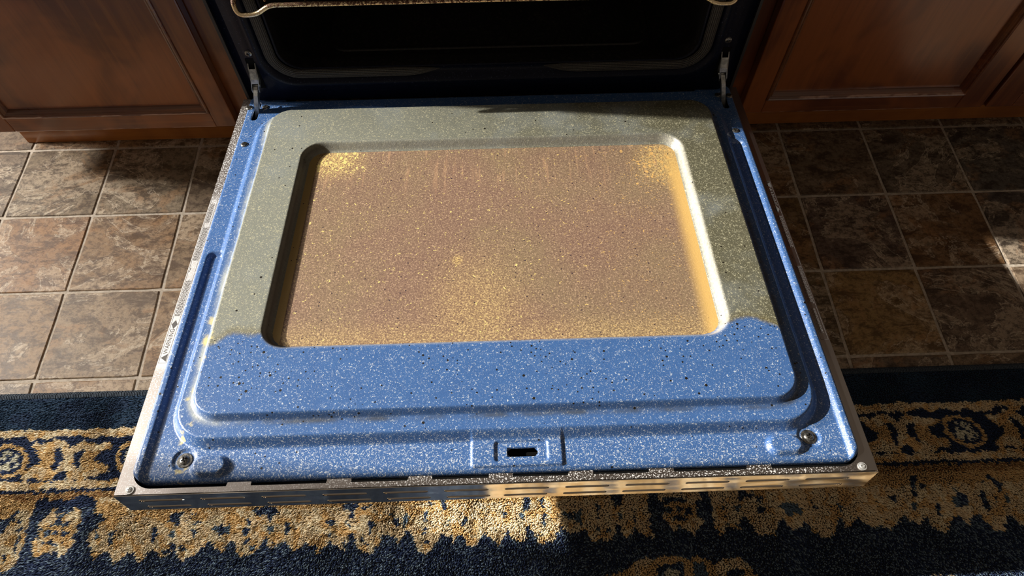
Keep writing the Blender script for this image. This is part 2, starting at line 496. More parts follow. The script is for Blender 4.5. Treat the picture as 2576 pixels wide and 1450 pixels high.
def tile_mesh(seed):
    r = random.Random(seed); n = 6; hs = TS / 2 - .0023
    V = []; F = []
    def edge(k, i): return .0006 * noise.noise(Vector((seed * 3.1 + k * 7.7, i * 1.3, 0)))
    ring = []
    for k in range(4):
        for i in range(n):
            s = -hs + 2 * hs * i / n
            e = hs + edge(k, i)
            if i == 0: s += .0012
            p = [(s, -e), (e, s), (-s, e), (-e, -s)][k]
            ring.append(p)
    m = len(ring)
    for (x, y) in ring: V.append((x, y, -.003))
    for (x, y) in ring: V.append((x * .998, y * .998, -.0008))
    for (x, y) in ring: V.append((x * .982, y * .982, .0))
    V.append((0, 0, .0002))
    for i in range(m):
        j = (i + 1) % m
        F += [(i, j, m + j, m + i), (m + i, m + j, 2 * m + j, 2 * m + i), (2 * m + i, 2 * m + j, 3 * m)]
    return mesh('floor_tile', V, F, False)
tms = [tile_mesh(k) for k in range(6)]
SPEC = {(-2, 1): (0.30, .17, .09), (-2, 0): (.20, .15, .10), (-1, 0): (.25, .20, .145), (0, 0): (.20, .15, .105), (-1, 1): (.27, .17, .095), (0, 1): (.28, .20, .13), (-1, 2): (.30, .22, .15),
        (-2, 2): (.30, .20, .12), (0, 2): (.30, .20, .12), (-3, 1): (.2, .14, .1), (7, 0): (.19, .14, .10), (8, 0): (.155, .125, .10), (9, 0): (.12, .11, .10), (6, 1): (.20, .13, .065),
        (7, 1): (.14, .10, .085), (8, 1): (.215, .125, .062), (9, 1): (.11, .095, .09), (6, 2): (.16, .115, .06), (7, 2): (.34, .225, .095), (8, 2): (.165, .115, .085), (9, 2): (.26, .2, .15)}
rr = random.Random(3)
for j in range(-2, 7):
    for i in range(-6, 14):
        # square (i, j) spans column lines i..i+1 and row lines j..j+1 (towards the viewer)
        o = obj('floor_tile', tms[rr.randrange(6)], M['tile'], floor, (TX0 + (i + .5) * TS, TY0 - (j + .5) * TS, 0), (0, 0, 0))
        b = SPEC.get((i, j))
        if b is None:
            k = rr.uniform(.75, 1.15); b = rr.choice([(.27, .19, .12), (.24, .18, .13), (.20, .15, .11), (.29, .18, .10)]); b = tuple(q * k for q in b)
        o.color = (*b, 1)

# walls, window
WX = -2.6
def wallpart(name, *a): return tag(obj(name, box(name, *a), M['wall']), kind='structure')
bm = bmesh.new()
zs, zt, ya, yb = -.095 + 2.6 * SUN_TAN, 2.22, -1.40, .60
box_bm(bm, WX - .10, WX, -2.6, .80, -.05, zs); box_bm(bm, WX - .10, WX, -2.6, .80, zt, 2.5)
box_bm(bm, WX - .10, WX, -2.6, ya, zs, zt); box_bm(bm, WX - .10, WX, yb, .80, zs, zt)
tag(obj('wall_left', bm_mesh('wall_left', bm), M['wall']), kind='structure')
bm = bmesh.new()
box_bm(bm, WX, -1.55, .70, .80, -.05, 2.5); box_bm(bm, -.83, 2.6, .70, .80, -.05, 2.5)
box_bm(bm, -1.55, -.83, .70, .80, -.05, 1.0); box_bm(bm, -1.55, -.83, .70, .80, 1.86, 2.5)  # opening between the pieces made for the added window and lamp
tag(obj('wall_back', bm_mesh('wall_back', bm), M['wall']), kind='structure')
win = tag(empty('window_1', (WX - .05, -.4, zs)), kind='structure')
white = plain('white_window_paint', (0.75, 0.74, 0.72), .4)
bm = bmesh.new()
for a in ((ya, ya + .05, 0, zt - zs), (yb - .05, yb, 0, zt - zs), (ya, yb, 0, .05), (ya, yb, zt - zs - .05, zt - zs)):
    box_bm(bm, -.04, .04, a[0] + .4, a[1] + .4, a[2], a[3], .004)
obj('window_frame', bm_mesh('window_frame', bm), white, win)
w2 = tag(empty('added_back_window', (-1.19, .75, 1.0)), kind='structure')  # unseen window added in the back wall for its light on the door
bm = bmesh.new()
for q in ((-.36, -.32, 0, .86), (.32, .36, 0, .86), (-.36, .36, 0, .04), (-.36, .36, .82, .86)): box_bm(bm, q[0], q[1], -.04, .03, q[2], q[3], .004)
obj('window_frame', bm_mesh('window_frame', bm), white, w2)
obj('mullion', box('mullion', -.03, .03, -.637 + .312 - .034 + .4, -.637 + .312 + .034 + .4, .05, zt - zs - .05, .004), white, win)

# ------------------------------------------------------------------ base cabinets
CF = .050                                # front of the cabinet doors
def frame_sweep(x0, x1, z0, z1, prof, y):
    """mitred moulding round a rectangle: prof = [(inset, depth)], inset grows towards the panel"""
    V = []; F = []; m = len(prof)
    for (cx, cz, sx, sz) in ((x0, z0, 1, 1), (x1, z0, -1, 1), (x1, z1, -1, -1), (x0, z1, 1, -1)):
        for (i, d) in prof: V.append((cx + sx * i, y + d, cz + sz * i))
    for k in range(4):
        for i in range(m - 1):
            a, b = k * m + i, ((k + 1) % 4) * m + i
            F.append((a, b, b + 1, a + 1))
    return V, F

def cabinet_door(parent, x0, x1, z0, z1, rl, rr, rb, rt):
    """x0..x1 wide; rl, rr, rb, rt = widths of stiles and rails"""
    th = .019
    panel = obj('cabinet_door', box('cabinet_door', x0 + rl - .004, x1 - rr + .004, CF + .0085, CF + th, z0 + rb - .004, z1 - rt + .004, .001), M['wood'], parent)
    obj('stile', box('stile', x0, x0 + rl, CF, CF + th, z0, z1, .0022), M['wood'], panel)
    obj('stile', box('stile', x1 - rr, x1, CF, CF + th, z0, z1, .0022), M['wood'], panel)
    obj('rail', box('rail', x0 + rl - .0002, x1 - rr + .0002, CF + .00015, CF + th, z0, z0 + rb, .0018), M['wood_h'], panel)
    obj('rail', box('rail', x0 + rl - .0002, x1 - rr + .0002, CF + .00015, CF + th, z1 - rt, z1, .0018), M['wood_h'], panel)
    prof = [(-.0012, .0004), (-.0004, -.0016), (.0012, -.0024), (.0030, -.0018), (.0042, .0006), (.0052, .0012), (.0066, .0008), (.0090, .0028), (.0108, .0060), (.0116, .0084), (.0130, .0088)]
    V, F = frame_sweep(x0 + rl, x1 - rr, z0 + rb, z1 - rt, prof, CF)
    obj('moulding', fix('moulding', V, F), M['wood_mould'], panel)
    return panel

def cabinet(name, label, x0, x1, doors):
    root = tag(empty(name, ((x0 + x1) / 2, .35, 0)), label, 'cabinet', 'base cabinets either side of the range')
    inv = Matrix.Translation((-(x0 + x1) / 2, -.35, 0))
    before = set(bpy.data.objects)
    yf = CF + .0195
    bm = bmesh.new()
    box_bm(bm, x0 + .001, x1 - .001, yf + .019, .66, .098, .875)
    obj('carcass', bm_mesh('carcass', bm), M['wood'], root)
    obj('toe_kick', box('toe_kick', x0 + .002, x1 - .002, .1265, .1265 + .016, .0, .098, .001), M['kick'], root)
    bm = bmesh.new()
    xs = [x0] + [d[0] - .012 for d in doors[1:]] + [x1]
    box_bm(bm, x0, x0 + .048, yf, yf + .019, .092, .875, .001); box_bm(bm, x1 - .048, x1, yf, yf + .019, .092, .875, .001)
    for d in doors[1:]: box_bm(bm, d[0] - .03, d[0] + .02, yf, yf + .019, .092, .875, .001)
    box_bm(bm, x0 + .04, x1 - .04, yf + .0002, yf + .019, .092, .125, .001); box_bm(bm, x0 + .04, x1 - .04, yf + .0002, yf + .019, .84, .875, .001)
    obj('face_frame', bm_mesh('face_frame', bm), M['wood'], root)
    for d in doors:
        cabinet_door(root, d[0], d[1], .1065, .66, *d[2:])
        bm = bmesh.new(); box_bm(bm, d[0], d[1], CF, CF + .019, .675, .845, .003)
        dr = obj('drawer_front', bm_mesh('drawer_front', bm), M['wood_h'], root)
        V, F = tube([((d[0] + d[1]) / 2, CF, .76), ((d[0] + d[1]) / 2, CF - .015, .76), ((d[0] + d[1]) / 2, CF - .026, .76)], .012, 12, taper=[.5, .6, 1.2])
        obj('knob', fix('knob', V, F, True), M['zinc'], dr)
    for o in set(bpy.data.objects) - before:
        if o.parent is root: o.matrix_parent_inverse = inv
    return root

cabinet('base_cabinet', 'brown wooden base cabinet left of the open oven, with orange-brown kick board', -.868, -.388,
        [(-.8335, -.4275, .0375, .035, .0325, .035)])
cabinet('base_cabinet', 'brown wooden base cabinet right of the open oven, above the shaded tiles', .392, 1.47,
        [(.4185, .8315, .0365, .0455, .0300, .035), (.8385, 1.25, .0455, .0375, .0300, .035)])
for nm, a, b, lab in (('countertop', -.885, -.381, 'speckled stone countertop over the cabinet left of the range'), ('countertop', .381, 1.49, 'speckled stone countertop over the cabinet right of the range')):
    tag(obj(nm, box(nm, a, b, .022, .70, .876, .914, .004), M['stone']), lab, 'countertop')

# ------------------------------------------------------------------ range body
rng = tag(empty('kitchen_range', (0, .35, 0)), 'stainless kitchen range with its speckled blue oven door lowered open', 'range')
RINV = Matrix.Translation((0, -.35, 0))
def rpart(name, me, m, parent=None):
    o = obj(name, me, m, parent or rng)
    if parent is None: o.matrix_parent_inverse = RINV
    return o
HW = .3725
bm = bmesh.new()
box_bm(bm, -HW, -HW + .004, .012, .66, .03, .895); box_bm(bm, HW - .004, HW, .012, .66, .03, .895)
box_bm(bm, -HW, HW, .655, .66, .03, .895)
rpart('side_panel', bm_mesh('side_panel', bm), plain('black_range_side', (.02, .02, .022), .4))
rpart('storage_drawer', box('storage_drawer', -.371, .371, -.006, .012, .035, .150, .003), M['steel'])
rpart('control_panel', box('control_panel', -.378, .378, -.022, .06, .806, .897, .006), M['steel'])
rpart('cooktop', box('cooktop', -.379, .379, -.020, .66, .898, .915, .004), plain('black_glass_cooktop', (.01, .01, .01), .1))
rpart('backguard', box('backguard', -.379, .379, .60, .66, .916, 1.08, .01), M['steel'])
for kx in (-.29, -.19, .19, .29):
    V, F = tube([(kx, -.022, .85), (kx, -.034, .85), (kx, -.048, .85)], .02, 16, taper=[1.1, 1, .85])
    rpart('knob', fix('knob', V, F, True), M['steel'])
for fx in (-.33, .33):
    for fy in (.05, .6):
        V, F = tube([(fx, fy, 0), (fx, fy, .035)], .016, 12)
        rpart('levelling_foot', fix('levelling_foot', V, F), M['black'])

# oven front and cavity: nested rounded rectangles (half width, bottom, top, radius, y)
def rrloop(hw, zb, zt, r, y, n=10):
    return [(p[0], y, p[1]) for p in rrect(-hw, hw, zb, zt, r, n)]
def loft(rows, n=10, cap=False):
    V = []; F = []
    for row in rows: V += rrloop(*row, n)
    m = 4 * (n + 1)
    for k in range(len(rows) - 1):
        for i in range(m):
            j = (i + 1) % m
            F.append((k * m + i, k * m + j, (k + 1) * m + j, (k + 1) * m + i))
    if cap: F.append(tuple(range((len(rows) - 1) * m, len(rows) * m)))
    return V, F
fr = [(HW, .2100, .803, .004, .030), (HW, .2100, .803, .004, .018), (HW - .0015, .2101, .803, .004, .016), (.3530, .2103, .803, .005, .016), (.3505, .2112, .801, .006, .0), (.3335, .2345, .778, .050, .0), (.3285, .2395, .774, .047, -.0030), (.3255, .2430, .771, .045, -.0042),
      (.3225, .2465, .768, .044, -.0032), (.3185, .2515, .765, .042, .0015), (.3170, .2545, .763, .040, .006), (.3000, .2665, .750, .032, .006), (.2990, .2685, .748, .031, .001), (.2975, .2700, .7465, .030, -.0005), (.2960, .2705, .745, .030, .002)]
rpart('oven_front', mesh('oven_front', *loft(fr), True), M['enamel_dark'])
cv = [(.2960, .2705, .745, .030, .002), (.2955, .2705, .745, .030, .020), (.2965, .2690, .746, .032, .026), (.2985, .2640, .749, .034, .034), (.300, .2630, .750, .036, .06), (.300, .2630, .750, .036, .43), (.27, .29, .72, .03, .45), (.02, .48, .52, .01, .45)]
rpart('oven_cavity', mesh('oven_cavity', *loft(cv, 10, True), True), M['cavity'])
# embossed cavity floor
def floor_loop(hx, y0, y1, r, z): return [(p[0], p[1], z) for p in rrect(-hx, hx, y0, y1, r, 8)]
V = []; F = []
for L_ in (floor_loop(.2400, .041, .40, .030, .2633), floor_loop(.2385, .0425, .3985, .029, .2655), floor_loop(.2365, .0445, .3965, .028, .2658), floor_loop(.2335, .0475, .3935, .026, .2640), floor_loop(.2320, .049, .392, .025, .2634)): V += L_
m_ = 36
for k in range(4):
    for i in range(m_): F.append((k * m_ + i, k * m_ + (i + 1) % m_, (k + 1) * m_ + (i + 1) % m_, (k + 1) * m_ + i))
rpart('cavity_floor_rib', mesh('cavity_floor_rib', V, F, True), M['cavity'])

# woven gasket, open in the middle of the bottom edge
def gasket_path():
    hx, zb, zt, r = .3085, .2605, .757, .036
    pts = []
    def seg(a, b, n):
        for i in range(n): pts.append(Vector(a).lerp(Vector(b), i / n))
    def arc(cx, cz, a0, a1, n=10):
        for i in range(n):
            a = math.radians(a0 + (a1 - a0) * i / n); pts.append(Vector((cx + r * math.cos(a), 0, cz + r * math.sin(a))))
    seg((.078, 0, zb), (hx - r, 0, zb), 16); arc(hx - r, zb + r, -90, 0); seg((hx, 0, zb + r), (hx, 0, zt - r), 14); arc(hx - r, zt - r, 0, 90)
    seg((hx - r, 0, zt), (-hx + r, 0, zt), 14); arc(-hx + r, zt - r, 90, 180); seg((-hx, 0, zt - r), (-hx, 0, zb + r), 14); arc(-hx + r, zb + r, 180, 270)
    seg((-hx + r, 0, zb), (-.072, 0, zb), 16); pts.append(Vector((-.072, 0, zb)))
    return pts
gp = gasket_path(); N = len(gp); NS = 20
V = []; F = []; guv = []; u_ = 0
for i, p in enumerate(gp):
    t_ = (gp[min(i + 1, N - 1)] - gp[max(i - 1, 0)]).normalized()
    s_ = Vector((t_.z, 0, -t_.x))                       # outwards in the face plane
    if i: u_ += (p - gp[i - 1]).length
    d = min(i, N - 1 - i)
    k = [.08, .42, .72, .92, 1][min(d, 4)]
    off = s_ * (-.0045) * (1 - k)
    for j in range(NS):
        a = 2 * math.pi * j / NS
        V.append(p + off + s_ * (.0078 * k * math.cos(a)) + Vector((0, -.0045 * k * math.sin(a) + .0006, 0)))
        guv.append((u_, j / NS, 0))
for i in range(N - 1):
    for j in range(NS): F.append((i * NS + j, i * NS + (j + 1) % NS, (i + 1) * NS + (j + 1) % NS, (i + 1) * NS + j))
me = mesh('door_gasket', V, F, True)
at = me.attributes.new('guv', 'FLOAT_VECTOR', 'POINT'); at.data.foreach_set('vector', np.array(guv, np.float32).ravel())
rpart('door_gasket', me, M['gasket'])

# screw heads: domed pan head with a cross recess
def screw_mesh(r, h, washer=0):
    V = []; F = []; nr, na = 12, 40
    V.append((0, 0, h * .45))
    for i in range(1, nr + 1):
        q = i / nr
        for j in range(na):
            a = 2 * math.pi * j / na; x, y = q * r * math.cos(a), q * r * math.sin(a)
            z = h * math.sqrt(max(0, 1 - (q * .96) ** 2)) if q < .999 else 0
            lim = r * .52
            if (abs(x) < r * .13 and abs(y) < lim) or (abs(y) < r * .13 and abs(x) < lim): z -= h * .6
            V.append((x, y, z))
    for j in range(na): F.append((0, 1 + j, 1 + (j + 1) % na))
    for i in range(nr - 1):
        for j in range(na):
            a, b = 1 + i * na + j, 1 + i * na + (j + 1) % na
            F.append((a, a + na, b + na, b))
    if washer:
        k = len(V)
        prof = [(r * .9, h * .25), (washer * .93, h * .22), (washer, h * .1), (washer, -.001)]
        for rr_, z in prof:
            for j in range(na):
                a = 2 * math.pi * j / na; V.append((rr_ * math.cos(a), rr_ * math.sin(a), z))
        for i in range(len(prof) - 1):
            for j in range(na):
                a, b = k + i * na + j, k + i * na + (j + 1) % na
                F.append((a, a + na, b + na, b))
    return mesh('screw', V, F, False)
SCR = screw_mesh(.0052, .0026); SCW = screw_mesh(.0052, .0034, .0080)
for x_, z_ in ((-.3365, .2995), (.3365, .3025)):
    rpart('screw', SCR, M['screw']).matrix_basis = Matrix.Translation((x_, .0, z_)) @ Matrix.Rotation(math.pi / 2, 4, 'X') @ Matrix.Rotation(.5, 4, 'Z')

# hinge arms
def prism_yz(poly, x0, x1):
    V = [(x0, a, b) for a, b in poly] + [(x1, a, b) for a, b in poly]; n = len(poly)
    F = [tuple(range(n)), tuple(range(2 * n - 1, n - 1, -1))] + [(i, (i + 1) % n, (i + 1) % n + n, i + n) for i in range(n)]
    return V, F
for s in (-1, 1):
    xx = .3385 * s
    low = [(-.004, .246), (-.0125, .250), (-.0205, .240), (-.0260, .224), (-.0300, .205), (-.0330, .190), (-.0230, .186), (-.0185, .204), (-.0150, .220), (-.0090, .232)]
    sk = lambda V: [(v[0] + s * max(0, (.262 - v[2])) * .20, v[1], v[2]) for v in V]
    V, F = prism_yz(low, xx - .0030, xx + .0030); V = sk(V)
    arm = rpart('hinge_arm', fix('hinge_arm', V, F), M['zinc'])
    up = [(.016, .290), (.004, .287), (-.0055, .276), (-.0120, .262), (-.0155, .246), (-.0120, .238), (-.0050, .240), (.0020, .252), (.010, .262), (.016, .268)]
    parts = []
    for dx in (-.0056, .0044):
        parts.append(prism_yz(up, xx + dx, xx + dx + .0012))
    web = [(-.0055, .276), (-.0120, .262), (-.0132, .2556), (-.0112, .2556), (-.0103, .262), (-.0040, .275)]
    parts.append(prism_yz(web, xx - .0056, xx + .0056))
    V, F = join(parts); V = sk(V)
    obj('hinge_claw', fix('hinge_claw', V, F), M['zinc'], arm)
    V, F = tube([(xx - .0062, -.0085, .249), (xx + .0062, -.0085, .249)], .0026, 12); V = sk(V)
    obj('hinge_pin', fix('hinge_pin', V, F, True), M['zinc'], arm)
    rpart('hinge_slot', box('hinge_slot', xx - .0068, xx + .0068, -.0004, .004, .236, .2905, .0003), M['black'])  # black box painted in for the darkness of the slot opening

# ------------------------------------------------------------------ oven door (part of the range), local frame: x right, -y towards the viewer, z off the panel
HD, TL, DL = 0.204233, 0.115912, .605
door_rot = (-TL, 0, 0)
TH = .0385
def XY(z=0): return lambda u, v, w_: (u, v, z + w_)
tabs = [(-.2697, -.2453), (-.1710, -.1462), (-.0905, -.0661), (-.0103, .0141), (.0691, .0944), (.1497, .1752), (.2480, .2732)]
inner = []
yi, yt, R0 = -.5995, -.5955, .022
inner += [(-.3660, .012), (-.3660, yi + R0)]
for i in range(1, 8):
    a = math.radians(180 + 90 * i / 8); inner.append((-.3660 + R0 + R0 * math.cos(a), yi + R0 + R0 * math.sin(a)))
inner.append((-.3660 + R0, yi))
for a, b in tabs: inner += [(a, yi), (a + .001, yt), (b, yt), (b, yi)]
inner.append((.3660 - R0, yi))
for i in range(1, 8):
    a = math.radians(270 + 90 * i / 8); inner.append((.3660 - R0 + R0 * math.cos(a), yi + R0 + R0 * math.sin(a)))
inner += [(.3660, yi + R0), (.3660, .012)]
outer = [(.378, .012), (.378, -DL), (-.378, -DL), (-.378, .012)]
poly = inner + outer
tr = tessellate_polygon([[Vector((p[0], p[1], 0)) for p in poly]])
n_ = len(poly)
V = [(p[0], p[1], 0) for p in poly] + [(p[0], p[1], -.0010) for p in poly]
F = [tuple(t) for t in tr] + [tuple(i + n_ for i in reversed(t)) for t in tr] + [(i, (i + 1) % n_, (i + 1) % n_ + n_, i + n_) for i in range(n_)]
V2, F2 = join([(V, F)])
# side walls, bottom skin
parts = [(V, F)]
def bx(x0, x1, y0, y1, z0, z1):
    v = [(x, y, z) for x in (x0, x1) for y in (y0, y1) for z in (z0, z1)]
    return v, [(0, 1, 3, 2), (4, 6, 7, 5), (0, 4, 5, 1), (2, 3, 7, 6), (0, 2, 6, 4), (1, 5, 7, 3)]
parts += [bx(-.378, -.3772, -DL + .0008, .010, -TH, -.0002), bx(.3772, .378, -DL + .0008, .010, -TH, -.0002), bx(-.377, .377, -DL + .001, .004, -TH, -TH + .001)]
V, F = join(parts)
door = obj('oven_door', fix('oven_door', V, F), M['steel_dusty'], rng, (0, 0, HD), door_rot)
door.matrix_parent_inverse = RINV
door['label'] = 'dusty stainless tray of the lowered oven door'
def dpart(name, me, m, loc=None, rot=None): return obj(name, me, m, door, loc, rot)

# front edge plate with 24 louvred slots
cent = [-.3363 + .0607 * i for i in range(12)]
rows = (-.0130, -.0300)
outer = [(-.378, -TH), (.378, -TH), (.378, .0), (-.378, .0)]
slots = [stadium(cx + (.0012 if rz < -.02 else 0) * (-1 if cx > 0 else 1), rz, .0224, .0028, 5) for cx in cent for rz in rows]
V, F = plate(outer, slots, lambda u, v, w_: (u, -DL - w_ - .0008, v), -.0008)
V = [(v[0], -DL + (v[1] + DL) * 1.0, v[2]) for v in V]
dpart('edge_plate', fix('edge_plate', V, F), M['steel'])
def lip(st):
    V = []; F = []; cx = sum(p[0] for p in st) / len(st); cy = sum(p[1] for p in st) / len(st)
    n = len(st); prof = [(.0030, .0), (.0016, -.0007), (.0004, -.0010), (-.0004, -.0004), (-.0004, .0030)]
    hl = max(p[0] for p in st) - cx - .0028
    for e, d in prof:
        for p in st:
            ax = max(-hl, min(hl, p[0] - cx)); dx, dz = p[0] - cx - ax, p[1] - cy; l = math.hypot(dx, dz) or 1
            V.append((p[0] + dx / l * e, -DL - .0001 + d, p[1] + dz / l * e))
    for k in range(len(prof) - 1):
        for i in range(n): F.append((k * n + i, k * n + (i + 1) % n, (k + 1) * n + (i + 1) % n, (k + 1) * n + i))
    return fix('vent_louver', V, F, True)
l0 = lip(slots[0])
for i, st in enumerate(slots):
    ox = sum(p[0] for p in st) / len(st) - sum(p[0] for p in slots[0]) / len(slots[0]); oz = st[0][1] - slots[0][0][1]
    dpart('vent_louver', l0, M['steel'], (ox, 0, oz))
dpart('inner_void', box('inner_void', -.3665, .3665, -.6005, .002, -TH + .0015, -.0095), M['black'])  # solid black box stands in for the darkness behind the holes

# ---- the pressed enamel panel as a relief
def sd_rr(x, y, x0, x1, y0, y1, r):
    cx, cy, hx, hy = (x0 + x1) / 2, (y0 + y1) / 2, (x1 - x0) / 2 - r, (y1 - y0) / 2 - r
    qx, qy = np.abs(x - cx) - hx, np.abs(y - cy) - hy
    return np.hypot(np.maximum(qx, 0), np.maximum(qy, 0)) + np.minimum(np.maximum(qx, qy), 0) - r
def ramp(sd, w_):
    t = np.clip(.5 - sd / w_, 0, 1); return t * t * (3 - 2 * t)
def out_sd(x, y):
    a = sd_rr(x, y, -.3655, .3655, -.5930, .0005, .015)
    b = np.minimum(sd_rr(x, y, -.3655, -.3115, -.06, .0125, .010), sd_rr(x, y, .3115, .3655, -.06, .0125, .010))
    return np.minimum(a, b)
HOLES = [(.0095, .0405, -.5782, -.5688, .0008), (-.3550, -.3458, -.0440, -.0035, .0045), (.3460, .3552, -.0440, -.0035, .0045)]
GL = (-.2578, .2600, -.4485, -.1185)                       # middle of the window recess slope
def hole_sd(x, y):
    d = sd_rr(x, y, GL[0] + .0055, GL[1] - .0055, GL[2] + .0055, GL[3] - .0055, .020)
    for h in HOLES: d = np.minimum(d, sd_rr(x, y, *h))
    return d
def height(x, y):
    low = ramp(sd_rr(x, y, -.3550, .3550, -.66, -.2990 , .007), .0065)
    low = np.maximum(low, ramp(sd_rr(x, y, .20, .3560, -.66, -.1150, .007), .0060))
    h = .0048 * (1 - low)
    s1 = sd_rr(x, y, -.3372, .3372, -.5565, -.0350, .042)
    s2 = sd_rr(x, y, -.3190, .3190, -.5325, -.0395, .030)
    tr_, pl = ramp(s1, .0105), ramp(s2, .0070)
    sg = sd_rr(x, y, *GL, .026)
    rc = ramp(sg, .0100)
    h = h * (1 - tr_) + .0120 * tr_ + .0085 * pl - .0123 * rc
    # centre land, latch dish, bumps, screw dishes
    land = ramp(sd_rr(x, y, -.0270, .0657, -.5885, -.50, .002), .0022) * (1 - tr_)
    h += .0022 * land - .0020 * ramp(sd_rr(x, y, -.0030, .0505, -.5835, -.5625, .003), .0026)
    for cx, cy in ((-.2900, -.5785), (.2925, -.5755)):
        h += .0052 * ramp(sd_rr(x, y, cx - .0175, cx + .0175, cy - .0095, cy + .0095, .0095), .0060)
    for cx, cy in ((-.3180, -.5705), (.3202, -.5665)):
        r = np.hypot(x - cx, y - cy); h -= .0018 * np.clip((.0125 - r) / .0025, 0, 1)
    for cx, cy in ((-.3175, -.0150),):
        r = np.hypot(x - cx, y - cy); h += .0016 * np.clip((.0035 - r) / .0025, 0, 1)
    d = -out_sd(x, y)
    h -= .0022 * np.clip(1 - d / .0035, 0, 1) ** 2
    h -= .0028 * np.clip((-.5845 - y) / .0085, 0, 1) ** 1.5
    return h, pl, np.exp(-((s2 - .0045) / .0035) ** 2), np.clip(1 - np.abs(sg) / .0062, 0, 1), tr_
def spaced(bands, lo, hi, coarse):
    out = [lo]
    while out[-1] < hi:
        v = out[-1]; st = coarse
        for a, b, s in bands:
            if a - .5 * coarse <= v < b: st = min(st, s)
        out.append(v + st)
    return np.array(out)
gx = spaced([(-.372, -.300, .0009), (.300, .372, .0009), (-.300, -.245, .0012), (.245, .300, .0012), (-.031, .071, .0011), (.006, .044, .0006)], -.371, .372, .0045)
gy = spaced([(-.602, -.515, .0009), (-.581, -.566, .0006), (-.465, -.425, .0010), (-.145, -.100, .0012), (-.06, .017, .0010), (-.312, -.286, .0015), (-.30, -.06, .0035)], -.602, .0180, .0035)
X, Y = np.meshgrid(gx, gy)
nx, ny = len(gx), len(gy)
so_, sh = out_sd(X, Y), hole_sd(X, Y)
def project(X, Y, fn, sel, sign):
    e = 1e-5
    for _ in range(3):
        d = fn(X, Y); gx_ = (fn(X + e, Y) - d) / e; gy_ = (fn(X, Y + e) - d) / e
        gl = np.maximum(np.hypot(gx_, gy_), .3)
        X = np.where(sel, X - gx_ * d / gl ** 2, X); Y = np.where(sel, Y - gy_ * d / gl ** 2, Y)
    return X, Y
so_cl = np.where(so_ > 0, so_, 0); sh_cl = np.where(sh < 0, -sh, 0)
X1, Y1 = project(X, Y, out_sd, so_ > 0, 1)
X1, Y1 = project(X1, Y1, hole_sd, sh < 0, 1)
Z, PL, GR, RM, TR = height(X1, Y1)
Z = Z - np.minimum(so_cl * 6, .016) - np.minimum(sh_cl * 4, .0022)
idx = np.arange(nx * ny).reshape(ny, nx)
q = np.stack([idx[:-1, :-1], idx[:-1, 1:], idx[1:, 1:], idx[1:, :-1]], -1).reshape(-1, 4)
bad = ((so_ > .0042) | (sh < -.0035)).ravel()
q = q[~bad[q].any(1)]
use = np.zeros(nx * ny, bool); use[q.ravel()] = True
rem = np.cumsum(use) - 1
P3 = np.stack([X1.ravel(), Y1.ravel(), Z.ravel()], 1)[use]
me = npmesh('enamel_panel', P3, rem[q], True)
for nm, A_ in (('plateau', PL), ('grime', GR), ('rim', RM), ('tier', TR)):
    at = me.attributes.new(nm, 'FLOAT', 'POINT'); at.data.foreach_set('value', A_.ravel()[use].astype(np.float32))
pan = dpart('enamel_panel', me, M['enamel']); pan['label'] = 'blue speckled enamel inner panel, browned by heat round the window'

# window glass
pts = rrect(GL[0] + .0035, GL[1] - .0035, GL[2] + .0035, GL[3] - .0035, .021, 8)
cx_, cy_ = (GL[0] + GL[1]) / 2, (GL[2] + GL[3]) / 2
V = []; F = []
for k, (sc, z) in enumerate(((1, .0020), (1, .0074), (.9985, .0080))):
    for p in pts: V.append((cx_ + (p[0] - cx_) * sc, cy_ + (p[1] - cy_) * sc, z))
m_ = len(pts)
for k in range(2):
    for i in range(m_): F.append((k * m_ + i, k * m_ + (i + 1) % m_, (k + 1) * m_ + (i + 1) % m_, (k + 1) * m_ + i))
F.append(tuple(range(2 * m_, 3 * m_))); F.append(tuple(range(m_))[::-1])
g = dpart('window_glass', mesh('window_glass', V, F), M['glass']); g['label'] = 'oven window glass caked with tan and golden baked grease'
# dirty seam round the glass
V, F = tube([(cx_ + (p[0] - cx_) * 1.001, cy_ + (p[1] - cy_) * 1.0015, .0078) for p in pts], .0011, 6, closed=True)
dpart('window_seal', fix('window_seal', V, F, True), mat_noise('dirty_window_seal', (0.02, 0.018, 0.015), (0.30, 0.29, 0.25), 90, .7, .4, .001, 0, .45, .6))

for (x_, y_, h_, m_, me_) in ((-.3530, -.0975, .0045, 'screw', SCR), (-.3625, -.0150, .0045, 'screw', SCR), (-.3385, -.0150, .0045, 'screw', SCR), (.3435, -.0130, .0045, 'screw', SCR), (.3600, -.0150, .0045, 'screw', SCR), (.3515, -.0950, .0045, 'screw', SCR),
                              (-.3180, -.5705, -.0018, 'screw', SCW), (.3202, -.5665, -.0018, 'screw', SCW)):
    dpart('screw', me_, M[m_], (x_, y_, h_), (0, 0, rr.uniform(0, 1.5)))
rv = screw_mesh(.0030, .0014, .0044)
for x_ in (-.3635, .3635): dpart('rivet', rv, M['rivet'], (x_, -.6005, .0008))
for s in (-1, 1):       # folded corner seam of the flange
    dpart('corner_seam', box('corner_seam', s * .3640 - .0004, s * .3640 + .0004, -.6050, -.6022, .0001, .0009), M['black'])

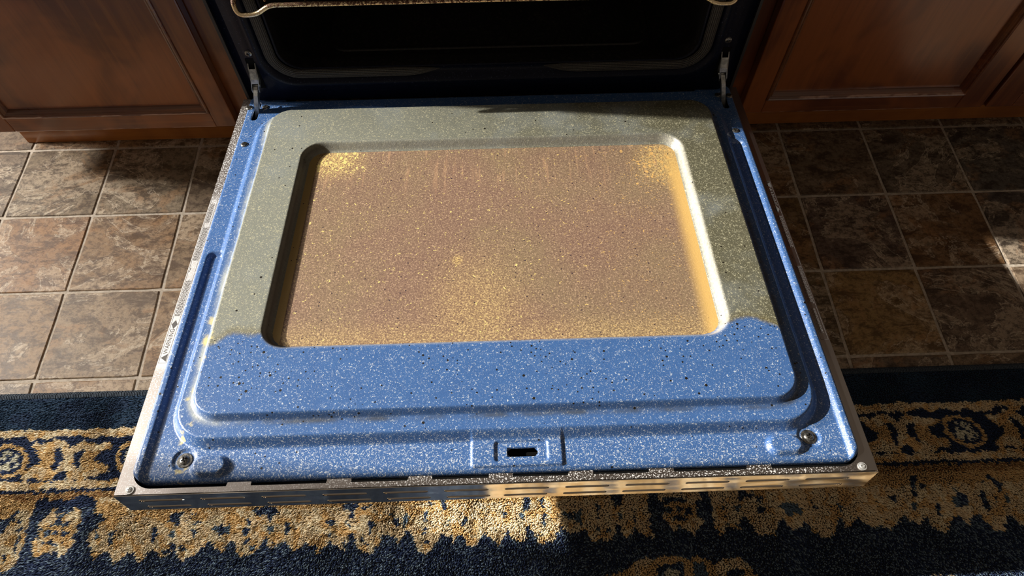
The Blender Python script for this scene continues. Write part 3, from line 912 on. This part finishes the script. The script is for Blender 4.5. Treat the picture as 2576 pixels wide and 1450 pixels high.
# warning label etched on both side flanges: triangle, word, diamond, lines of tiny print
def label(side):
    ink = []; T = .00012
    def bar(x0, x1, y0, y1): ink.append(bx(x0, x1, y0, y1, .00002, T))
    def tri(pts): ink.append(([(p[0], p[1], z) for z in (.00002, T) for p in pts], [tuple(range(len(pts), 2 * len(pts))), tuple(range(len(pts)))[::-1]] + [(i, (i + 1) % len(pts), (i + 1) % len(pts) + len(pts), i + len(pts)) for i in range(len(pts))]))
    ya, yb = (-.195, -.465)                      # start near the oven, end towards the viewer
    if side < 0: ya, yb = -.455, -.200
    d = 1 if yb > ya else -1
    x0, x1 = (.3682, .3768) if side > 0 else (-.3768, -.3682)
    def Yp(t): return ya + d * t
    bar(x0, x0 + .0002, *sorted((Yp(0), Yp(.255)))); bar(x1 - .0002, x1, *sorted((Yp(0), Yp(.255))))
    bar(x0, x1, *sorted((Yp(0), Yp(.0003)))); bar(x0, x1, *sorted((Yp(.255), Yp(.2553))))
    xm = (x0 + x1) / 2
    a0, a1 = (x1 - .001, x0 + .001) if side > 0 else (x0 + .001, x1 - .001)
    tri([(a1, Yp(.002)), (a1, Yp(.012)), (a0, Yp(.007))] if side < 0 else [(a0, Yp(.002)), (a0, Yp(.012)), (a1, Yp(.007))])
    tri([(xm, Yp(.046)), (xm + .0034, Yp(.052)), (xm, Yp(.058)), (xm - .0034, Yp(.052))])
    r = random.Random(5)
    for cols, t0, t1 in ((5, .064, .118), (1, .130, .138), (5, .148, .205), (4, .212, .246)):
        for c_ in range(cols):
            xx = x0 + .0010 + (x1 - x0 - .002) * (c_ + .5) / max(cols, 5)
            t = t0
            while t < t1 - r.uniform(0, .004):
                l = r.uniform(.001, .0045); bar(xx - .0003, xx + .0003, *sorted((Yp(t), Yp(min(t1, t + l))))); t += l + .0008
    V, F = join(ink)
    o = dpart('warning_label', fix('warning_label', V, F), M['print'])
    o['label'] = 'fine warning print etched on the side flange'
    cu = bpy.data.curves.new('word', 'FONT'); cu.body = 'WARNING'; cu.size = .0070; cu.align_x = 'CENTER'; cu.align_y = 'CENTER'; cu.extrude = .00005
    to = bpy.data.objects.new('word', cu); COL.objects.link(to)
    dg = bpy.context.evaluated_depsgraph_get()
    me = bpy.data.meshes.new_from_object(to.evaluated_get(dg)); bpy.data.objects.remove(to)
    me.materials.clear(); me.name = 'warning_word'
    dpart('warning_word', me, M['print'], (xm, Yp(.029), .00008), (0, 0, (-math.pi / 2 if side > 0 else math.pi / 2)))
label(1); label(-1)

# handle on the outside (underneath while open)
V, F = tube([(-.25, -.54, -.080), (.25, -.54, -.080)], .011, 14)
hd = dpart('door_handle', fix('door_handle', V, F, True), M['steel'])
for x_ in (-.235, .235):
    V, F = tube([(x_, -.54, -TH + .002), (x_, -.54, -.080)], .008, 10); dpart('handle_post', fix('handle_post', V, F, True), M['steel'])

# ------------------------------------------------------------------ oven rack
RZ = .3885
rack = tag(empty('oven_rack', (0, .2, RZ)), 'browned chrome wire rack pulled to the mouth of the oven', 'rack', None)
rk = Matrix.Translation((0, -.2, -RZ))
def smooth_path(pts, r=.012, n=5):
    out = [Vector(pts[0])]
    for a, b, c in zip(pts, pts[1:], pts[2:]):
        a, b, c = Vector(a), Vector(b), Vector(c)
        d1, d2 = (a - b), (c - b); k = min(r, d1.length * .45, d2.length * .45)
        p, q_ = b + d1.normalized() * k, b + d2.normalized() * k
        for i in range(n + 1):
            t = i / n; out.append(p * (1 - t) ** 2 + b * 2 * t * (1 - t) + q_ * t * t)
    out.append(Vector(pts[-1])); return out
yr = -.016
half = [(0, yr, RZ), (-.278, yr, RZ - .0008), (-.297, yr - .003, RZ - .0120), (-.3215, yr - .003, RZ - .0120), (-.3245, yr + .006, RZ + .006), (-.2925, .030, RZ + .004), (-.2905, .40, RZ + .002), (0, .405, RZ + .002)]
full = half + [(-x, y, z) for x, y, z in half[::-1][1:-1]]
sp = smooth_path(half, .009, 6)
loop = sp + [Vector((-p.x, p.y, p.z)) for p in sp[::-1][1:-1]]
V, F = tube(loop, .0032, 12, closed=True)
o = obj('rack_frame', fix('rack_frame', V, F, True), M['rack'], rack); o.matrix_parent_inverse = rk
V, F = tube([(0, yr + .003, RZ + .0035), (0, .20, RZ + .0035), (0, .403, RZ + .0045)], .0016, 8)
wm = fix('rack_wire', V, F, True)
for i in range(-5, 7):
    o = obj('rack_wire', wm, M['rack'], rack, ((i - .5) * .0515 + .0005, 0, 0)); o.matrix_parent_inverse = rk
V, F = tube([(-.290, .21, RZ), (.290, .21, RZ)], .0022, 8)
o = obj('cross_bar', fix('cross_bar', V, F, True), M['rack'], rack); o.matrix_parent_inverse = rk

# ------------------------------------------------------------------ rug
RUG_NAVY=[(0,[-6346,-5393,-6326,-5378,-6291,-5329,-6223,-5307,-6134,-5351,-6081,-5336,-6032,-5329,-5969,-5373,-5909,-5350,-5808,-5353,-5772,-5305,-5673,-5299,-5596,-5335,-5502,-5404,-5443,-5617,-6334,-5532])]
RUG_SHAPES=[(2,[-7371,-5228,-6328,-5369,-6334,-5532,-6326,-5685,-6360,-5731,-7192,-5704]),
(1,[-6347,-5491,-6326,-5685,-6360,-5731,-6330,-5795,-6311,-5951,-6321,-6020,-6315,-6134,-6372,-6200,-6440,-6235,-6599,-6234,-6691,-6197,-6854,-5964,-6675,-5784,-6670,-5753,-6637,-5659,-6559,-5549,-6539,-5461,-6478,-5446]),
(0,[-6748,-5575,-6629,-5563,-6539,-5461,-6559,-5549,-6637,-5659,-6670,-5753,-6675,-5784,-6714,-5814,-6798,-5573]),
(0,[-6540,-5582,-6452,-5601,-6457,-5633,-6532,-5630]),
(0,[-6451,-5822,-6399,-5808,-6384,-5902,-6425,-5947,-6369,-6018,-6421,-6009,-6460,-5915]),
(0,[-6543,-6051,-6508,-6037,-6471,-6122,-6508,-6128]),
(0,[-6516,-5726,-6381,-5691,-6440,-5760,-6494,-5742]),
(1,[-6025,-5436,-6047,-5501,-5975,-5519,-5899,-5498,-5854,-5564,-5791,-5525,-5791,-5468,-5722,-5479,-5659,-5554,-5642,-5643,-5689,-5705,-5654,-5769,-5693,-5831,-5641,-5872,-5635,-5919,-5692,-6002,-5735,-6046,-5774,-6129,-5820,-6082,-5825,-6013,-5869,-6027,-5900,-6056,-5948,-6032,-6004,-6007,-6027,-6060,-6059,-6112,-6106,-6088,-6163,-5987,-6200,-5908,-6151,-5848,-6097,-5865,-6171,-5784,-6151,-5746,-6208,-5720,-6201,-5641,-6143,-5562,-6083,-5516,-6076,-5459]),
(2,[-6136,-5691,-6068,-5645,-5897,-5667,-5727,-5688,-5673,-5761,-5707,-5838,-5825,-5905,-5958,-5869,-6083,-5858,-6163,-5785]),
(0,[-6051,-5646,-5999,-5655,-5933,-5601,-5894,-5651,-5800,-5662,-5774,-5694,-5892,-5683,-5973,-5688,-6012,-5695]),
(0,[-6110,-5771,-6000,-5758,-5994,-5829,-6060,-5827]),
(0,[-5984,-5759,-5899,-5769,-5898,-5824,-5950,-5815]),
(0,[-5846,-5755,-5773,-5781,-5775,-5828,-5849,-5826]),
(0,[-6029,-5875,-5947,-5878,-5853,-5919,-5872,-5965,-5921,-5964,-5984,-5915]),
(0,[-6195,-5736,-6106,-5708,-6129,-5738,-6176,-5768]),
(0,[-6086,-5873,-6035,-5883,-6044,-5929]),
(0,[-5825,-5905,-5786,-5875,-5793,-5906]),
(0,[-5965,-5552,-5895,-5538,-5914,-5610,-5962,-5616]),
(1,[-5534,-5287,-5507,-5388,-5498,-5510,-5461,-5584,-5407,-5538,-5344,-5620,-5428,-5642,-5396,-5730,-5498,-5775,-5496,-5869,-5423,-6010,-5374,-6073,-5343,-6127,-5289,-6091,-5232,-6032,-5163,-6049,-5117,-6135,-5078,-6189,-4990,-6161,-4922,-6080,-4870,-6066,-4822,-6129,-4754,-6177,-4703,-6156,-4628,-6036,-4516,-6101,-4499,-6116,-4380,-6113,-4363,-6044,-4374,-5959,-4310,-5954,-4288,-6093,-4244,-6147,-4190,-6214,-4152,-6166,-4022,-6094,-3951,-6050,-3907,-5982,-3863,-5960,-3826,-5985,-3775,-6040,-3672,-6074,-3636,-6006,-3579,-5962,-3514,-6010,-3489,-6103,-3452,-6135,-3368,-6157,-3289,-6148,-3189,-6067,-3151,-5999,-3131,-5914,-3080,-6039,-3017,-6080,-2938,-6013,-2861,-5985,-2821,-6040,-2730,-6112,-2648,-6061,-2600,-5993,-2544,-6049,-2477,-6074,-2437,-6137,-2424,-6137,-2351,-6071,-2286,-5995,-2217,-6036,-2121,-6109,-2049,-6096,-2034,-5988,-2024,-5918,-1961,-5896,-1943,-6006,-1903,-6100,-1824,-6172,-1712,-6168,-1660,-6100,-1613,-6071,-1573,-5940,-1509,-5927,-1448,-5983,-1382,-6009,-1362,-6072,-1309,-5996,-1257,-5887,-1215,-5912,-1179,-5992,-1116,-6126,-1065,-6196,-968,-6199,-890,-6118,-788,-5942,-722,-5975,-664,-5993,-687,-6116,-607,-6034,-550,-5997,-484,-6014,-460,-6100,-371,-6142,-341,-6126,-239,-5978,-139,-6036,-40,-6149,50,-6015,109,-5961,163,-6073,293,-6084,315,-5898,359,-5885,413,-5985,450,-6110,579,-6114,695,-6104,795,-5913,891,-6000,963,-6002,1054,-5950,1138,-5994,1145,-6077,1241,-6136,1290,-6068,1386,-6120,1497,-6034,1540,-5909,1588,-5995,1649,-6094,1746,-6014,1777,-5949,1816,-6028,1906,-6077,2012,-6126,2036,-6066,1983,-5987,2002,-5847,1991,-5688,1996,-5526,2004,-5212,1500,-5350,-5400,-5350]),
(1,[2877,-5240,2818,-5520,2841,-5715,2826,-5889,2865,-6031,2866,-6108,2951,-6087,3005,-5973,3067,-5991,3167,-6056,3215,-5980,3248,-5856,3295,-5904,3328,-5984,3359,-6062,3389,-6147,3462,-6111,3604,-6124,3666,-5994,3736,-5903,3799,-5983,3845,-6062,3952,-6019,4009,-6021,4032,-5928,4110,-5993,4106,-6011,4140,-6105,4222,-6164,4355,-6177,4465,-6060,4526,-5911,4569,-5969,4579,-6073,4700,-5992,4775,-5938,4836,-5997,4933,-6066,5022,-6031,5174,-6111,5290,-5993,5406,-5940,5466,-5998,5586,-6049,5667,-5986,5739,-5950,5706,-6044,5777,-6121,5877,-6171,5972,-6071,6039,-5941,6137,-5944,6180,-6040,6224,-6079,6320,-5931,6418,-5934,6460,-6030,6513,-6145,6657,-6177,6774,-5984,6841,-5967,6900,-6063,6935,-6102,7153,-6072,7221,-6186,7458,-6006,7586,-6161,9500,-5350,2500,-5350]),
(2,[-5000,-5350,-5000,-5560,1500,-5560,1500,-5350]),
(2,[2800,-5350,2800,-5520,9500,-5520,9500,-5350]),
(2,[-5513,-5396,-5252,-5404,-5020,-5566,-5136,-5595,-5173,-5706,-5252,-5623,-5348,-5604,-5407,-5538,-5463,-5576,-5498,-5510]),
(1,[2146,-5515,2711,-5517,2672,-5646,2555,-5658,2623,-5740,2610,-5819,2694,-5901,2664,-5978,2549,-6082,2493,-6034,2478,-5925,2479,-6018,2415,-6016,2365,-5921,2313,-6044,2254,-6011,2233,-5933,2140,-5851,2173,-5789,2208,-5775,2191,-5662,2133,-5612]),
(2,[2208,-5663,2360,-5636,2601,-5675,2610,-5819,2478,-5925,2326,-5857,2208,-5775]),
(0,[2290,-5552,2450,-5590,2524,-5641,2341,-5651,2208,-5663,2182,-5614]),
(0,[2220,-5695,2315,-5714,2287,-5793,2224,-5775]),
(0,[2353,-5683,2449,-5703,2420,-5781,2357,-5763]),
(0,[2481,-5704,2560,-5722,2561,-5818,2463,-5814]),
(0,[2317,-5810,2445,-5830,2488,-5863,2384,-5906,2310,-5857]),
(0,[2962,-5687,3041,-5786,3006,-5800]),
(0,[2967,-5831,3046,-5849,3004,-5895]),
(0,[3121,-5961,3215,-5980,3176,-6010]),
(0,[3240,-5452,3347,-5455,3279,-5665,3237,-5632]),
(0,[3319,-5553,3484,-5558,3408,-5605,3306,-5618]),
(0,[3479,-5736,3573,-5755,3520,-5849,3462,-5815]),
(0,[3490,-5607,3549,-5642,3499,-5721]),
(0,[1791,-5840,1815,-5904,1779,-5934]),
(0,[3405,-6002,3450,-6019,3430,-6033]),
(0,[3827,-5795,3929,-5782,3873,-5876,3812,-5858]),
(4,[3152,-5725,3247,-5744,3198,-5822]),
(4,[3728,-5728,3850,-5700,4010,-5721,4039,-5865,3946,-5846,3857,-5875,3823,-5811]),
(0,[5638,-5419,5742,-5412,5659,-5599,5669,-5688,5606,-5637]),
(0,[5279,-5655,5355,-5668,5360,-5746,5297,-5724]),
(0,[5864,-5762,5936,-5784,5889,-5917,5837,-5896]),
(0,[6201,-5577,6262,-5658,6347,-5700,6311,-5796,6211,-5851,6132,-5848]),
(0,[6667,-5392,6805,-5457,6906,-5560,6807,-5656,6766,-5555]),
(0,[6536,-5627,6608,-5649,6597,-5882,6525,-5861]),
(0,[4203,-5630,4267,-5769,4296,-5808,4223,-5786]),
(0,[5752,-5503,5825,-5525,5785,-5583,5742,-5562]),
(0,[6684,-5711,6744,-5713,6711,-5770]),
(0,[6568,-5489,6661,-5512,6626,-5551]),
(0,[5505,-5515,5532,-5555,5506,-5574]),
(4,[5548,-5752,5646,-5755,5621,-5832,5539,-5839]),
(4,[6116,-5673,6195,-5675,6159,-5830,6100,-5828]),
(4,[4529,-5758,4627,-5761,4581,-5856]),
(4,[6870,-5697,6922,-5718,6836,-5832]),
(0,[-4399,-5546,-4257,-5551,-4310,-5614,-4304,-5758,-4338,-5749,-4389,-5667,-4452,-5681,-4455,-5593]),
(0,[-3367,-5563,-3189,-5528,-3056,-5532,-3012,-5607,-3064,-5646,-3116,-5740,-3157,-5635,-3255,-5640]),
(0,[-3780,-5751,-3735,-5728,-3687,-5770,-3694,-5864,-3743,-5909,-3779,-5846]),
(0,[-4117,-5787,-4069,-5781,-4059,-5915,-4090,-5922]),
(0,[-4150,-5707,-4023,-5687,-4094,-5741]),
(0,[-2897,-5715,-2844,-5749,-2837,-5860,-2860,-5930,-2888,-5843]),
(0,[-3424,-5966,-3332,-5931,-3340,-5985,-3400,-6014]),
(0,[-3415,-5675,-3350,-5717,-3359,-5764,-3397,-5731]),
(0,[-3427,-5802,-3351,-5812,-3385,-5905,-3437,-5888]),
(0,[-3365,-6030,-3261,-6018,-3269,-6072,-3334,-6070]),
(0,[-4497,-6055,-4395,-6043,-4401,-6089,-4482,-6087]),
(0,[-4255,-5986,-4176,-6050,-4183,-6096,-4240,-6018]),
(0,[-3045,-6002,-2991,-5980,-3001,-6027]),
(0,[-4274,-5703,-4157,-5594,-4103,-5572,-4215,-5673]),
(4,[-3871,-5748,-3774,-5783,-3782,-5830,-3855,-5788]),
(4,[-3687,-5770,-3616,-5748,-3624,-5890,-3694,-5864]),
(4,[-4425,-5801,-4353,-5796,-4361,-5905,-4416,-5880]),
(4,[-3110,-5780,-3035,-5791,-3060,-5900,-3087,-5884]),
(0,[-2135,-5521,-1909,-5529,-1967,-5633,-1976,-5721,-2016,-5728,-2033,-5630,-2119,-5603]),
(0,[-1905,-5570,-1740,-5550,-1851,-5620]),
(0,[-1792,-5751,-1710,-5738,-1726,-5864,-1770,-5926,-1769,-5831]),
(0,[-1479,-5729,-1412,-5739,-1339,-5726,-1394,-5780,-1325,-5830,-1473,-5833,-1443,-5786]),
(0,[-821,-5514,-746,-5525,-743,-5672,-777,-5663,-803,-5597]),
(0,[-997,-5533,-929,-5552,-937,-5593]),
(0,[-1069,-5637,-1009,-5664,-1016,-5728,-997,-5801,-1054,-5815,-1032,-5743]),
(0,[-1028,-5847,-995,-5856,-1032,-5981,-1057,-5972]),
(0,[-2354,-5741,-2274,-5711,-2240,-5800,-2282,-5799]),
(0,[-2336,-5908,-2250,-5871,-2285,-5925]),
(0,[-2129,-6024,-2056,-6018,-2059,-6072,-2109,-6063]),
(0,[-1876,-5938,-1840,-5971,-1835,-6033,-1762,-6035,-1800,-6065,-1861,-6017]),
(0,[-1053,-6074,-924,-6047,-971,-6099]),
(0,[-518,-5744,-485,-5745,-509,-5888,-534,-5871]),
(4,[-1339,-5726,-1317,-5670,-1224,-5697,-1280,-5751,-1274,-5863,-1325,-5830]),
(4,[-1525,-5647,-1491,-5664,-1470,-5737,-1514,-5704]),
(4,[-2093,-5789,-2021,-5776,-2030,-5855]),
(4,[-749,-5801,-708,-5794,-723,-5881]),
(0,[-5238,-5830,-5150,-5762,-5177,-5848,-5164,-5957,-5211,-5963,-5232,-5885]),
(0,[-4674,-5769,-4619,-5724,-4582,-5851,-4634,-5974,-4661,-5896,-4643,-5834]),
(4,[-5458,-5799,-5374,-5810,-5393,-5919]),
(0,[287,-5496,406,-5500,367,-5701,323,-5700]),
(0,[7,-5697,87,-5706,79,-5749,42,-5762]),
(0,[31,-5889,75,-5883,67,-5918]),
(0,[572,-5729,614,-5766,592,-5893,564,-5878]),
(0,[538,-5548,583,-5535,578,-5622,547,-5649]),
(0,[879,-5761,983,-5750,963,-5820,904,-5818]),
(0,[1466,-5490,1675,-5497,1645,-5627,1548,-5696,1528,-5609]),
(0,[1258,-5644,1329,-5675,1312,-5846,1337,-5889,1286,-5816]),
(0,[1243,-5956,1318,-5930,1297,-5999]),
(0,[1356,-5987,1445,-5976,1426,-6017]),
(0,[456,-6000,529,-5975,571,-6004,484,-6015]),
(0,[1766,-5732,1801,-5762,1787,-5875]),
(4,[249,-5726,306,-5756,288,-5841]),
(4,[807,-5744,881,-5732,860,-5817]),
(4,[985,-5721,1076,-5695,1054,-5780,1072,-5908,977,-5821]),
(4,[1570,-5769,1627,-5785,1590,-5855]),
(2,[1295,-6563,1554,-6484,1723,-6387,1888,-6333,1947,-6365,2080,-6324,2237,-6329,2280,-6360,2393,-6349,2435,-6380,2525,-6316,2640,-6387,2739,-6449,2805,-6436,2895,-6380,3118,-6372,3197,-6449,3232,-6582,3285,-6627,3273,-6684,1289,-6621]),
(1,[1721,-6402,1888,-6333,1945,-6379,1882,-6495,1793,-6579,1699,-6576]),
(1,[2763,-6494,2895,-6380,3118,-6372,3197,-6449,3207,-6552,3088,-6519,2929,-6529,2850,-6613,2757,-6610]),
(0,[2013,-6455,2098,-6414,2318,-6421,2340,-6480,2284,-6638,1989,-6629]),
(5,[2119,-6488,2244,-6492,2253,-6637,2051,-6631]),
(4,[2478,-6411,2601,-6430,2658,-6549,2625,-6649,2423,-6643]),
(0,[2890,-6571,3026,-6517,3145,-6550,3105,-6592,2907,-6644])]
RUG_MOTIF=[(1,[274,-4572,339,-4530,418,-4559,538,-4527,568,-4483,715,-4506,783,-4589,832,-4635,883,-4574,953,-4514,1037,-4534,1135,-4574,1288,-4561,1388,-4573,1419,-4628,1320,-4678,1213,-4727,1204,-4789,1279,-4844,1407,-4874,1453,-4979,1402,-5012,1325,-5010,1210,-5057,1077,-5095,899,-5064,895,-4996,839,-4951,799,-4958,729,-5007,707,-5075,536,-5069,397,-5031,320,-5105,243,-4974,300,-4916,427,-4860,488,-4783,361,-4682,295,-4609]),
(2,[274,-4572,376,-4647,463,-4703,612,-4655,652,-4727,672,-4850,650,-4945,542,-4898,427,-4860,300,-4916,243,-4974,277,-5027,352,-4944,427,-4860,488,-4783,361,-4682]),
(2,[1050,-4642,1129,-4707,1313,-4651,1401,-4591,1419,-4628,1320,-4678,1213,-4727,1204,-4789,1281,-4853,1407,-4874,1439,-4962,1391,-5003,1301,-4923,1159,-4875,1065,-4906,1025,-4827,1026,-4739]),
(0,[615,-4637,723,-4649,784,-4766,747,-4844,728,-4921,679,-4954,642,-4918,670,-4815,652,-4727]),
(0,[1024,-4641,1022,-4756,1008,-4826,1053,-4923,990,-4913,930,-4824,888,-4770,937,-4701])]

RX0, RX1, RY0, RY1 = -1.25, 1.35, -1.25, -.3785
rug = tag(empty('area_rug', (0, -.8, 0)), 'navy and gold patterned wool rug on the tiles under the oven door', 'rug')
ri = Matrix.Translation((0, .8, 0))
o = obj('rug_backing', box('rug_backing', RX0, RX1, RY0, RY1 - .002, .0002, .0045, .001), M['rugback'], rug); o.matrix_parent_inverse = ri

def pip(px, py, poly):
    inside = np.zeros(px.shape, bool); n = len(poly)
    j = n - 1
    for i in range(n):
        xi, yi_ = poly[i]; xj, yj = poly[j]
        if yi_ != yj:
            c = ((yi_ > py) != (yj > py)) & (px < (xj - xi) * (py - yi_) / (yj - yi_) + xi)
            inside ^= c
        j = i
    return inside
def paint(cls, X, Y, c, w_, dx=0.0):
    P = [(w_[i] / 1e4 + dx, w_[i + 1] / 1e4) for i in range(0, len(w_), 2)]
    xs, ys = [p[0] for p in P], [p[1] for p in P]
    sel = np.nonzero((X > min(xs)) & (X < max(xs)) & (Y > min(ys)) & (Y < max(ys)))[0]
    if len(sel): cls[sel[pip(X[sel], Y[sel], P)]] = c
def vnoise(X, Y, s, seed):
    r = np.random.default_rng(seed); G = r.random((256, 256))
    x, y = X * s, Y * s; xi, yi_ = np.floor(x).astype(int), np.floor(y).astype(int); fx, fy = x - xi, y - yi_
    fx = fx * fx * (3 - 2 * fx); fy = fy * fy * (3 - 2 * fy)
    g = lambda a, b: G[a % 256, b % 256]
    return (g(xi, yi_) * (1 - fx) + g(xi + 1, yi_) * fx) * (1 - fy) + (g(xi, yi_ + 1) * (1 - fx) + g(xi + 1, yi_ + 1) * fx) * fy
def classify(X, Y):
    wx = (vnoise(X, Y, 260, 1) - .5) * .0044; wy = (vnoise(X, Y, 260, 2) - .5) * .0050
    x, y = X + wx, Y + wy + (vnoise(X, Y, 30, 3) - .5) * .0012
    cls = np.zeros(len(X), int)
    jag = (vnoise(X, Y * .3, 90, 4) - .5) * .010
    cls[(y < -.4345) & (y > -.4475 + jag * .8)] = 1
    cls[(y < -.5085 + jag * .3) & (y > -.5200)] = 1
    cls[(y < -.5248) & (y > -.5355 + jag * .3)] = 3
    for k, dx in enumerate((-.6910 - .173, -.6910, -.6910 + .173, -.6910 + .346, .3107, .4917, .6747, .8577, 1.04)):
        for c, w_ in RUG_MOTIF: paint(cls, x, y, c, w_, dx)
    for cx in (-.864, -.6905, -.5130, .4800, .6630, .8460, 1.03):
        tilt = .25
        u, v = x - cx + (y + .479) * tilt, y + .479
        e = np.hypot(u / .0290, v / .0245); cls[e < 1.0] = 2; e2 = np.hypot(u / .0215, v / .0190)
        cls[e2 < 1.0] = 0; e3 = np.hypot(u / .0165, v / .0150); nn = vnoise(X, Y, 240, 9)
        cls[(e3 < 1.0) & (nn > .38)] = 5
    for c, w_ in RUG_NAVY: paint(cls, x, y, c, w_)
    for c, w_ in RUG_SHAPES: paint(cls, x, y, c, w_)
    # pattern running on beyond the foot of the photograph
    def ell(cx, cy, a, b): return np.hypot((x - cx) / a, (y - cy) / b) < 1
    deep = y < -.668
    for i in range(9):
        cx = .02 + i * .068; cls[deep & ell(cx, -.715 - .012 * (i % 2), .042, .050)] = 1 + (i % 2)
    for i in range(7): cls[deep & ell(.07 + i * .085, -.735, .012, .016)] = 0
    cls[deep & (y < -.74) & (x > 0) & (x < .58) & (vnoise(X, Y, 22, 8) > .35)] = 1
    cls[(y < -.95) & (vnoise(X, Y, 18, 12) > .62)] = 2
    return cls
PAL = np.array([(0.034, 0.056, 0.130), (0.97, 0.80, 0.54), (0.84, 0.60, 0.30), (0.44, 0.25, 0.11), (0.16, 0.24, 0.33), (0.85, 0.82, 0.66)])
def tufts(x0, x1, y0, y1, sp):
    nx_, ny_ = int((x1 - x0) / sp), int((y1 - y0) / (sp * .9))
    X, Y = np.meshgrid(x0 + (np.arange(nx_) + .5) * sp, y0 + (np.arange(ny_) + .5) * sp * .9)
    X = X + (np.arange(ny_) % 2)[:, None] * sp * .5
    X = X.ravel() + RNG.uniform(-.4, .4, X.size) * sp; Y = Y.ravel() + RNG.uniform(-.4, .4, Y.size) * sp
    return X, Y, np.full(X.shape, sp)
A = [tufts(-1.02, -.30, -.74, RY1 - .0035, .0021), tufts(.36, 1.06, -.74, RY1 - .0035, .0021), tufts(-.30, .36, -.74, -.545, .0021), tufts(-.30, .36, -.545, RY1 - .0035, .0042),
     tufts(RX0, RX1, RY0, -.74, .0052), tufts(RX0, -1.02, -.74, RY1 - .0035, .0052), tufts(1.06, RX1, -.74, RY1 - .0035, .0052)]
X, Y, SP = (np.concatenate([a[i] for a in A]) for i in range(3))
cls = classify(X, Y)
n = len(X)
colr = PAL[cls].copy()
nv = cls == 0
cl_ = vnoise(X, Y, 300, 21)
k = RNG.random(n)
clump = vnoise(X, Y, 150, 31)
colr *= (.74 + .36 * RNG.random(n))[:, None]
fl = nv & (k > .66) & (Y < -.545)
colr[fl] = np.array((0.20, 0.28, 0.37)) * (.6 + .6 * RNG.random(fl.sum()))[:, None]
top = nv & (Y > -.436)
colr[top] = colr[top] * np.array((1.0, 1.15, 1.0)) + np.array((.003, .012, .012)) * (vnoise(X[top], Y[top], 60, 5) > .5)[:, None]
br = (cls == 3) & (k > .6); colr[br] = PAL[2] * .8
cr = (cls == 1) & (vnoise(X, Y, 110, 6) > .60); colr[cr] = PAL[2] * (.8 + .4 * RNG.random(cr.sum()))[:, None]
cp = (cls == 1) & (vnoise(X, Y, 140, 16) > .66); colr[cp] = np.array((1.0, .88, .64)) * (.8 + .3 * RNG.random(cp.sum()))[:, None]
# lean follows slowly changing swirls, combed to the front left
ang = 4.25 + (vnoise(X, Y, 26, 7) - .5) * 1.8 + RNG.uniform(-.5, .5, n)
ln = (.0022 + .0030 * RNG.random(n)) * np.where(SP > .004, 1.6, 1)
h = .0085 + .0022 * clump + .0012 * RNG.random(n) - .002 * (vnoise(X, Y, 55, 8) > .78) * (Y < -.53)
ed = np.clip((RY1 - Y) / .012, 0, 1); h = h * (.55 + .45 * ed)
rad = SP * .72
a0 = RNG.uniform(0, 6.28, n)
V = np.zeros((n, 7, 3))
for i in range(3):
    an = a0 + i * 2.0944
    V[:, i, 0] = X + rad * np.cos(an); V[:, i, 1] = Y + rad * np.sin(an); V[:, i, 2] = .0030
    V[:, i + 3, 0] = X + rad * .85 * np.cos(an) + np.cos(ang) * ln * .45; V[:, i + 3, 1] = Y + rad * .85 * np.sin(an) + np.sin(ang) * ln * .45; V[:, i + 3, 2] = h * .74
V[:, 6, 0] = X + np.cos(ang) * ln; V[:, 6, 1] = Y + np.sin(ang) * ln; V[:, 6, 2] = h
fc = np.array([(0, 1, 4), (0, 4, 3), (1, 2, 5), (1, 5, 4), (2, 0, 3), (2, 3, 5), (3, 4, 6), (4, 5, 6), (5, 3, 6)])
F = (np.arange(n)[:, None, None] * 7 + fc[None]).reshape(-1, 3)
me = npmesh('wool_pile', V.reshape(-1, 3), F, True)
ca = me.attributes.new('tuft', 'FLOAT_COLOR', 'POINT')
ca.data.foreach_set('color', np.concatenate([np.repeat(colr, 7, 0), np.ones((n * 7, 1))], 1).astype(np.float32).ravel())
o = obj('wool_pile', me, M['pile'], rug); o.matrix_parent_inverse = ri; o['kind'] = 'stuff'
# overcast binding along the edge: short wraps of yarn
V1, F1 = tube([(0, .0050, .0006), (.0003, .0036, .0052), (.0006, -.0005, .0078), (.0009, -.0050, .0070)], .0013, 6)
V1 = np.array([tuple(v) for v in V1]); nb = int((RX1 - RX0) / .0024)
bx_ = RX0 + (np.arange(nb) + .5) * .0024
VV = (V1[None] * np.array([1, 1, 1]) + np.stack([bx_, np.full(nb, RY1 - .004), RNG.uniform(-.0004, .0004, nb)], 1)[:, None, :]).reshape(-1, 3)
FF = []
quads = np.array([f for f in F1 if len(f) == 4]); FF = (np.arange(nb)[:, None, None] * len(V1) + quads[None]).reshape(-1, 4)
o = obj('edge_binding', npmesh('edge_binding', VV, FF, True), M['binding'], rug); o.matrix_parent_inverse = ri; o['kind'] = 'stuff'
print('tufts', n, 'panel verts', len(P3))
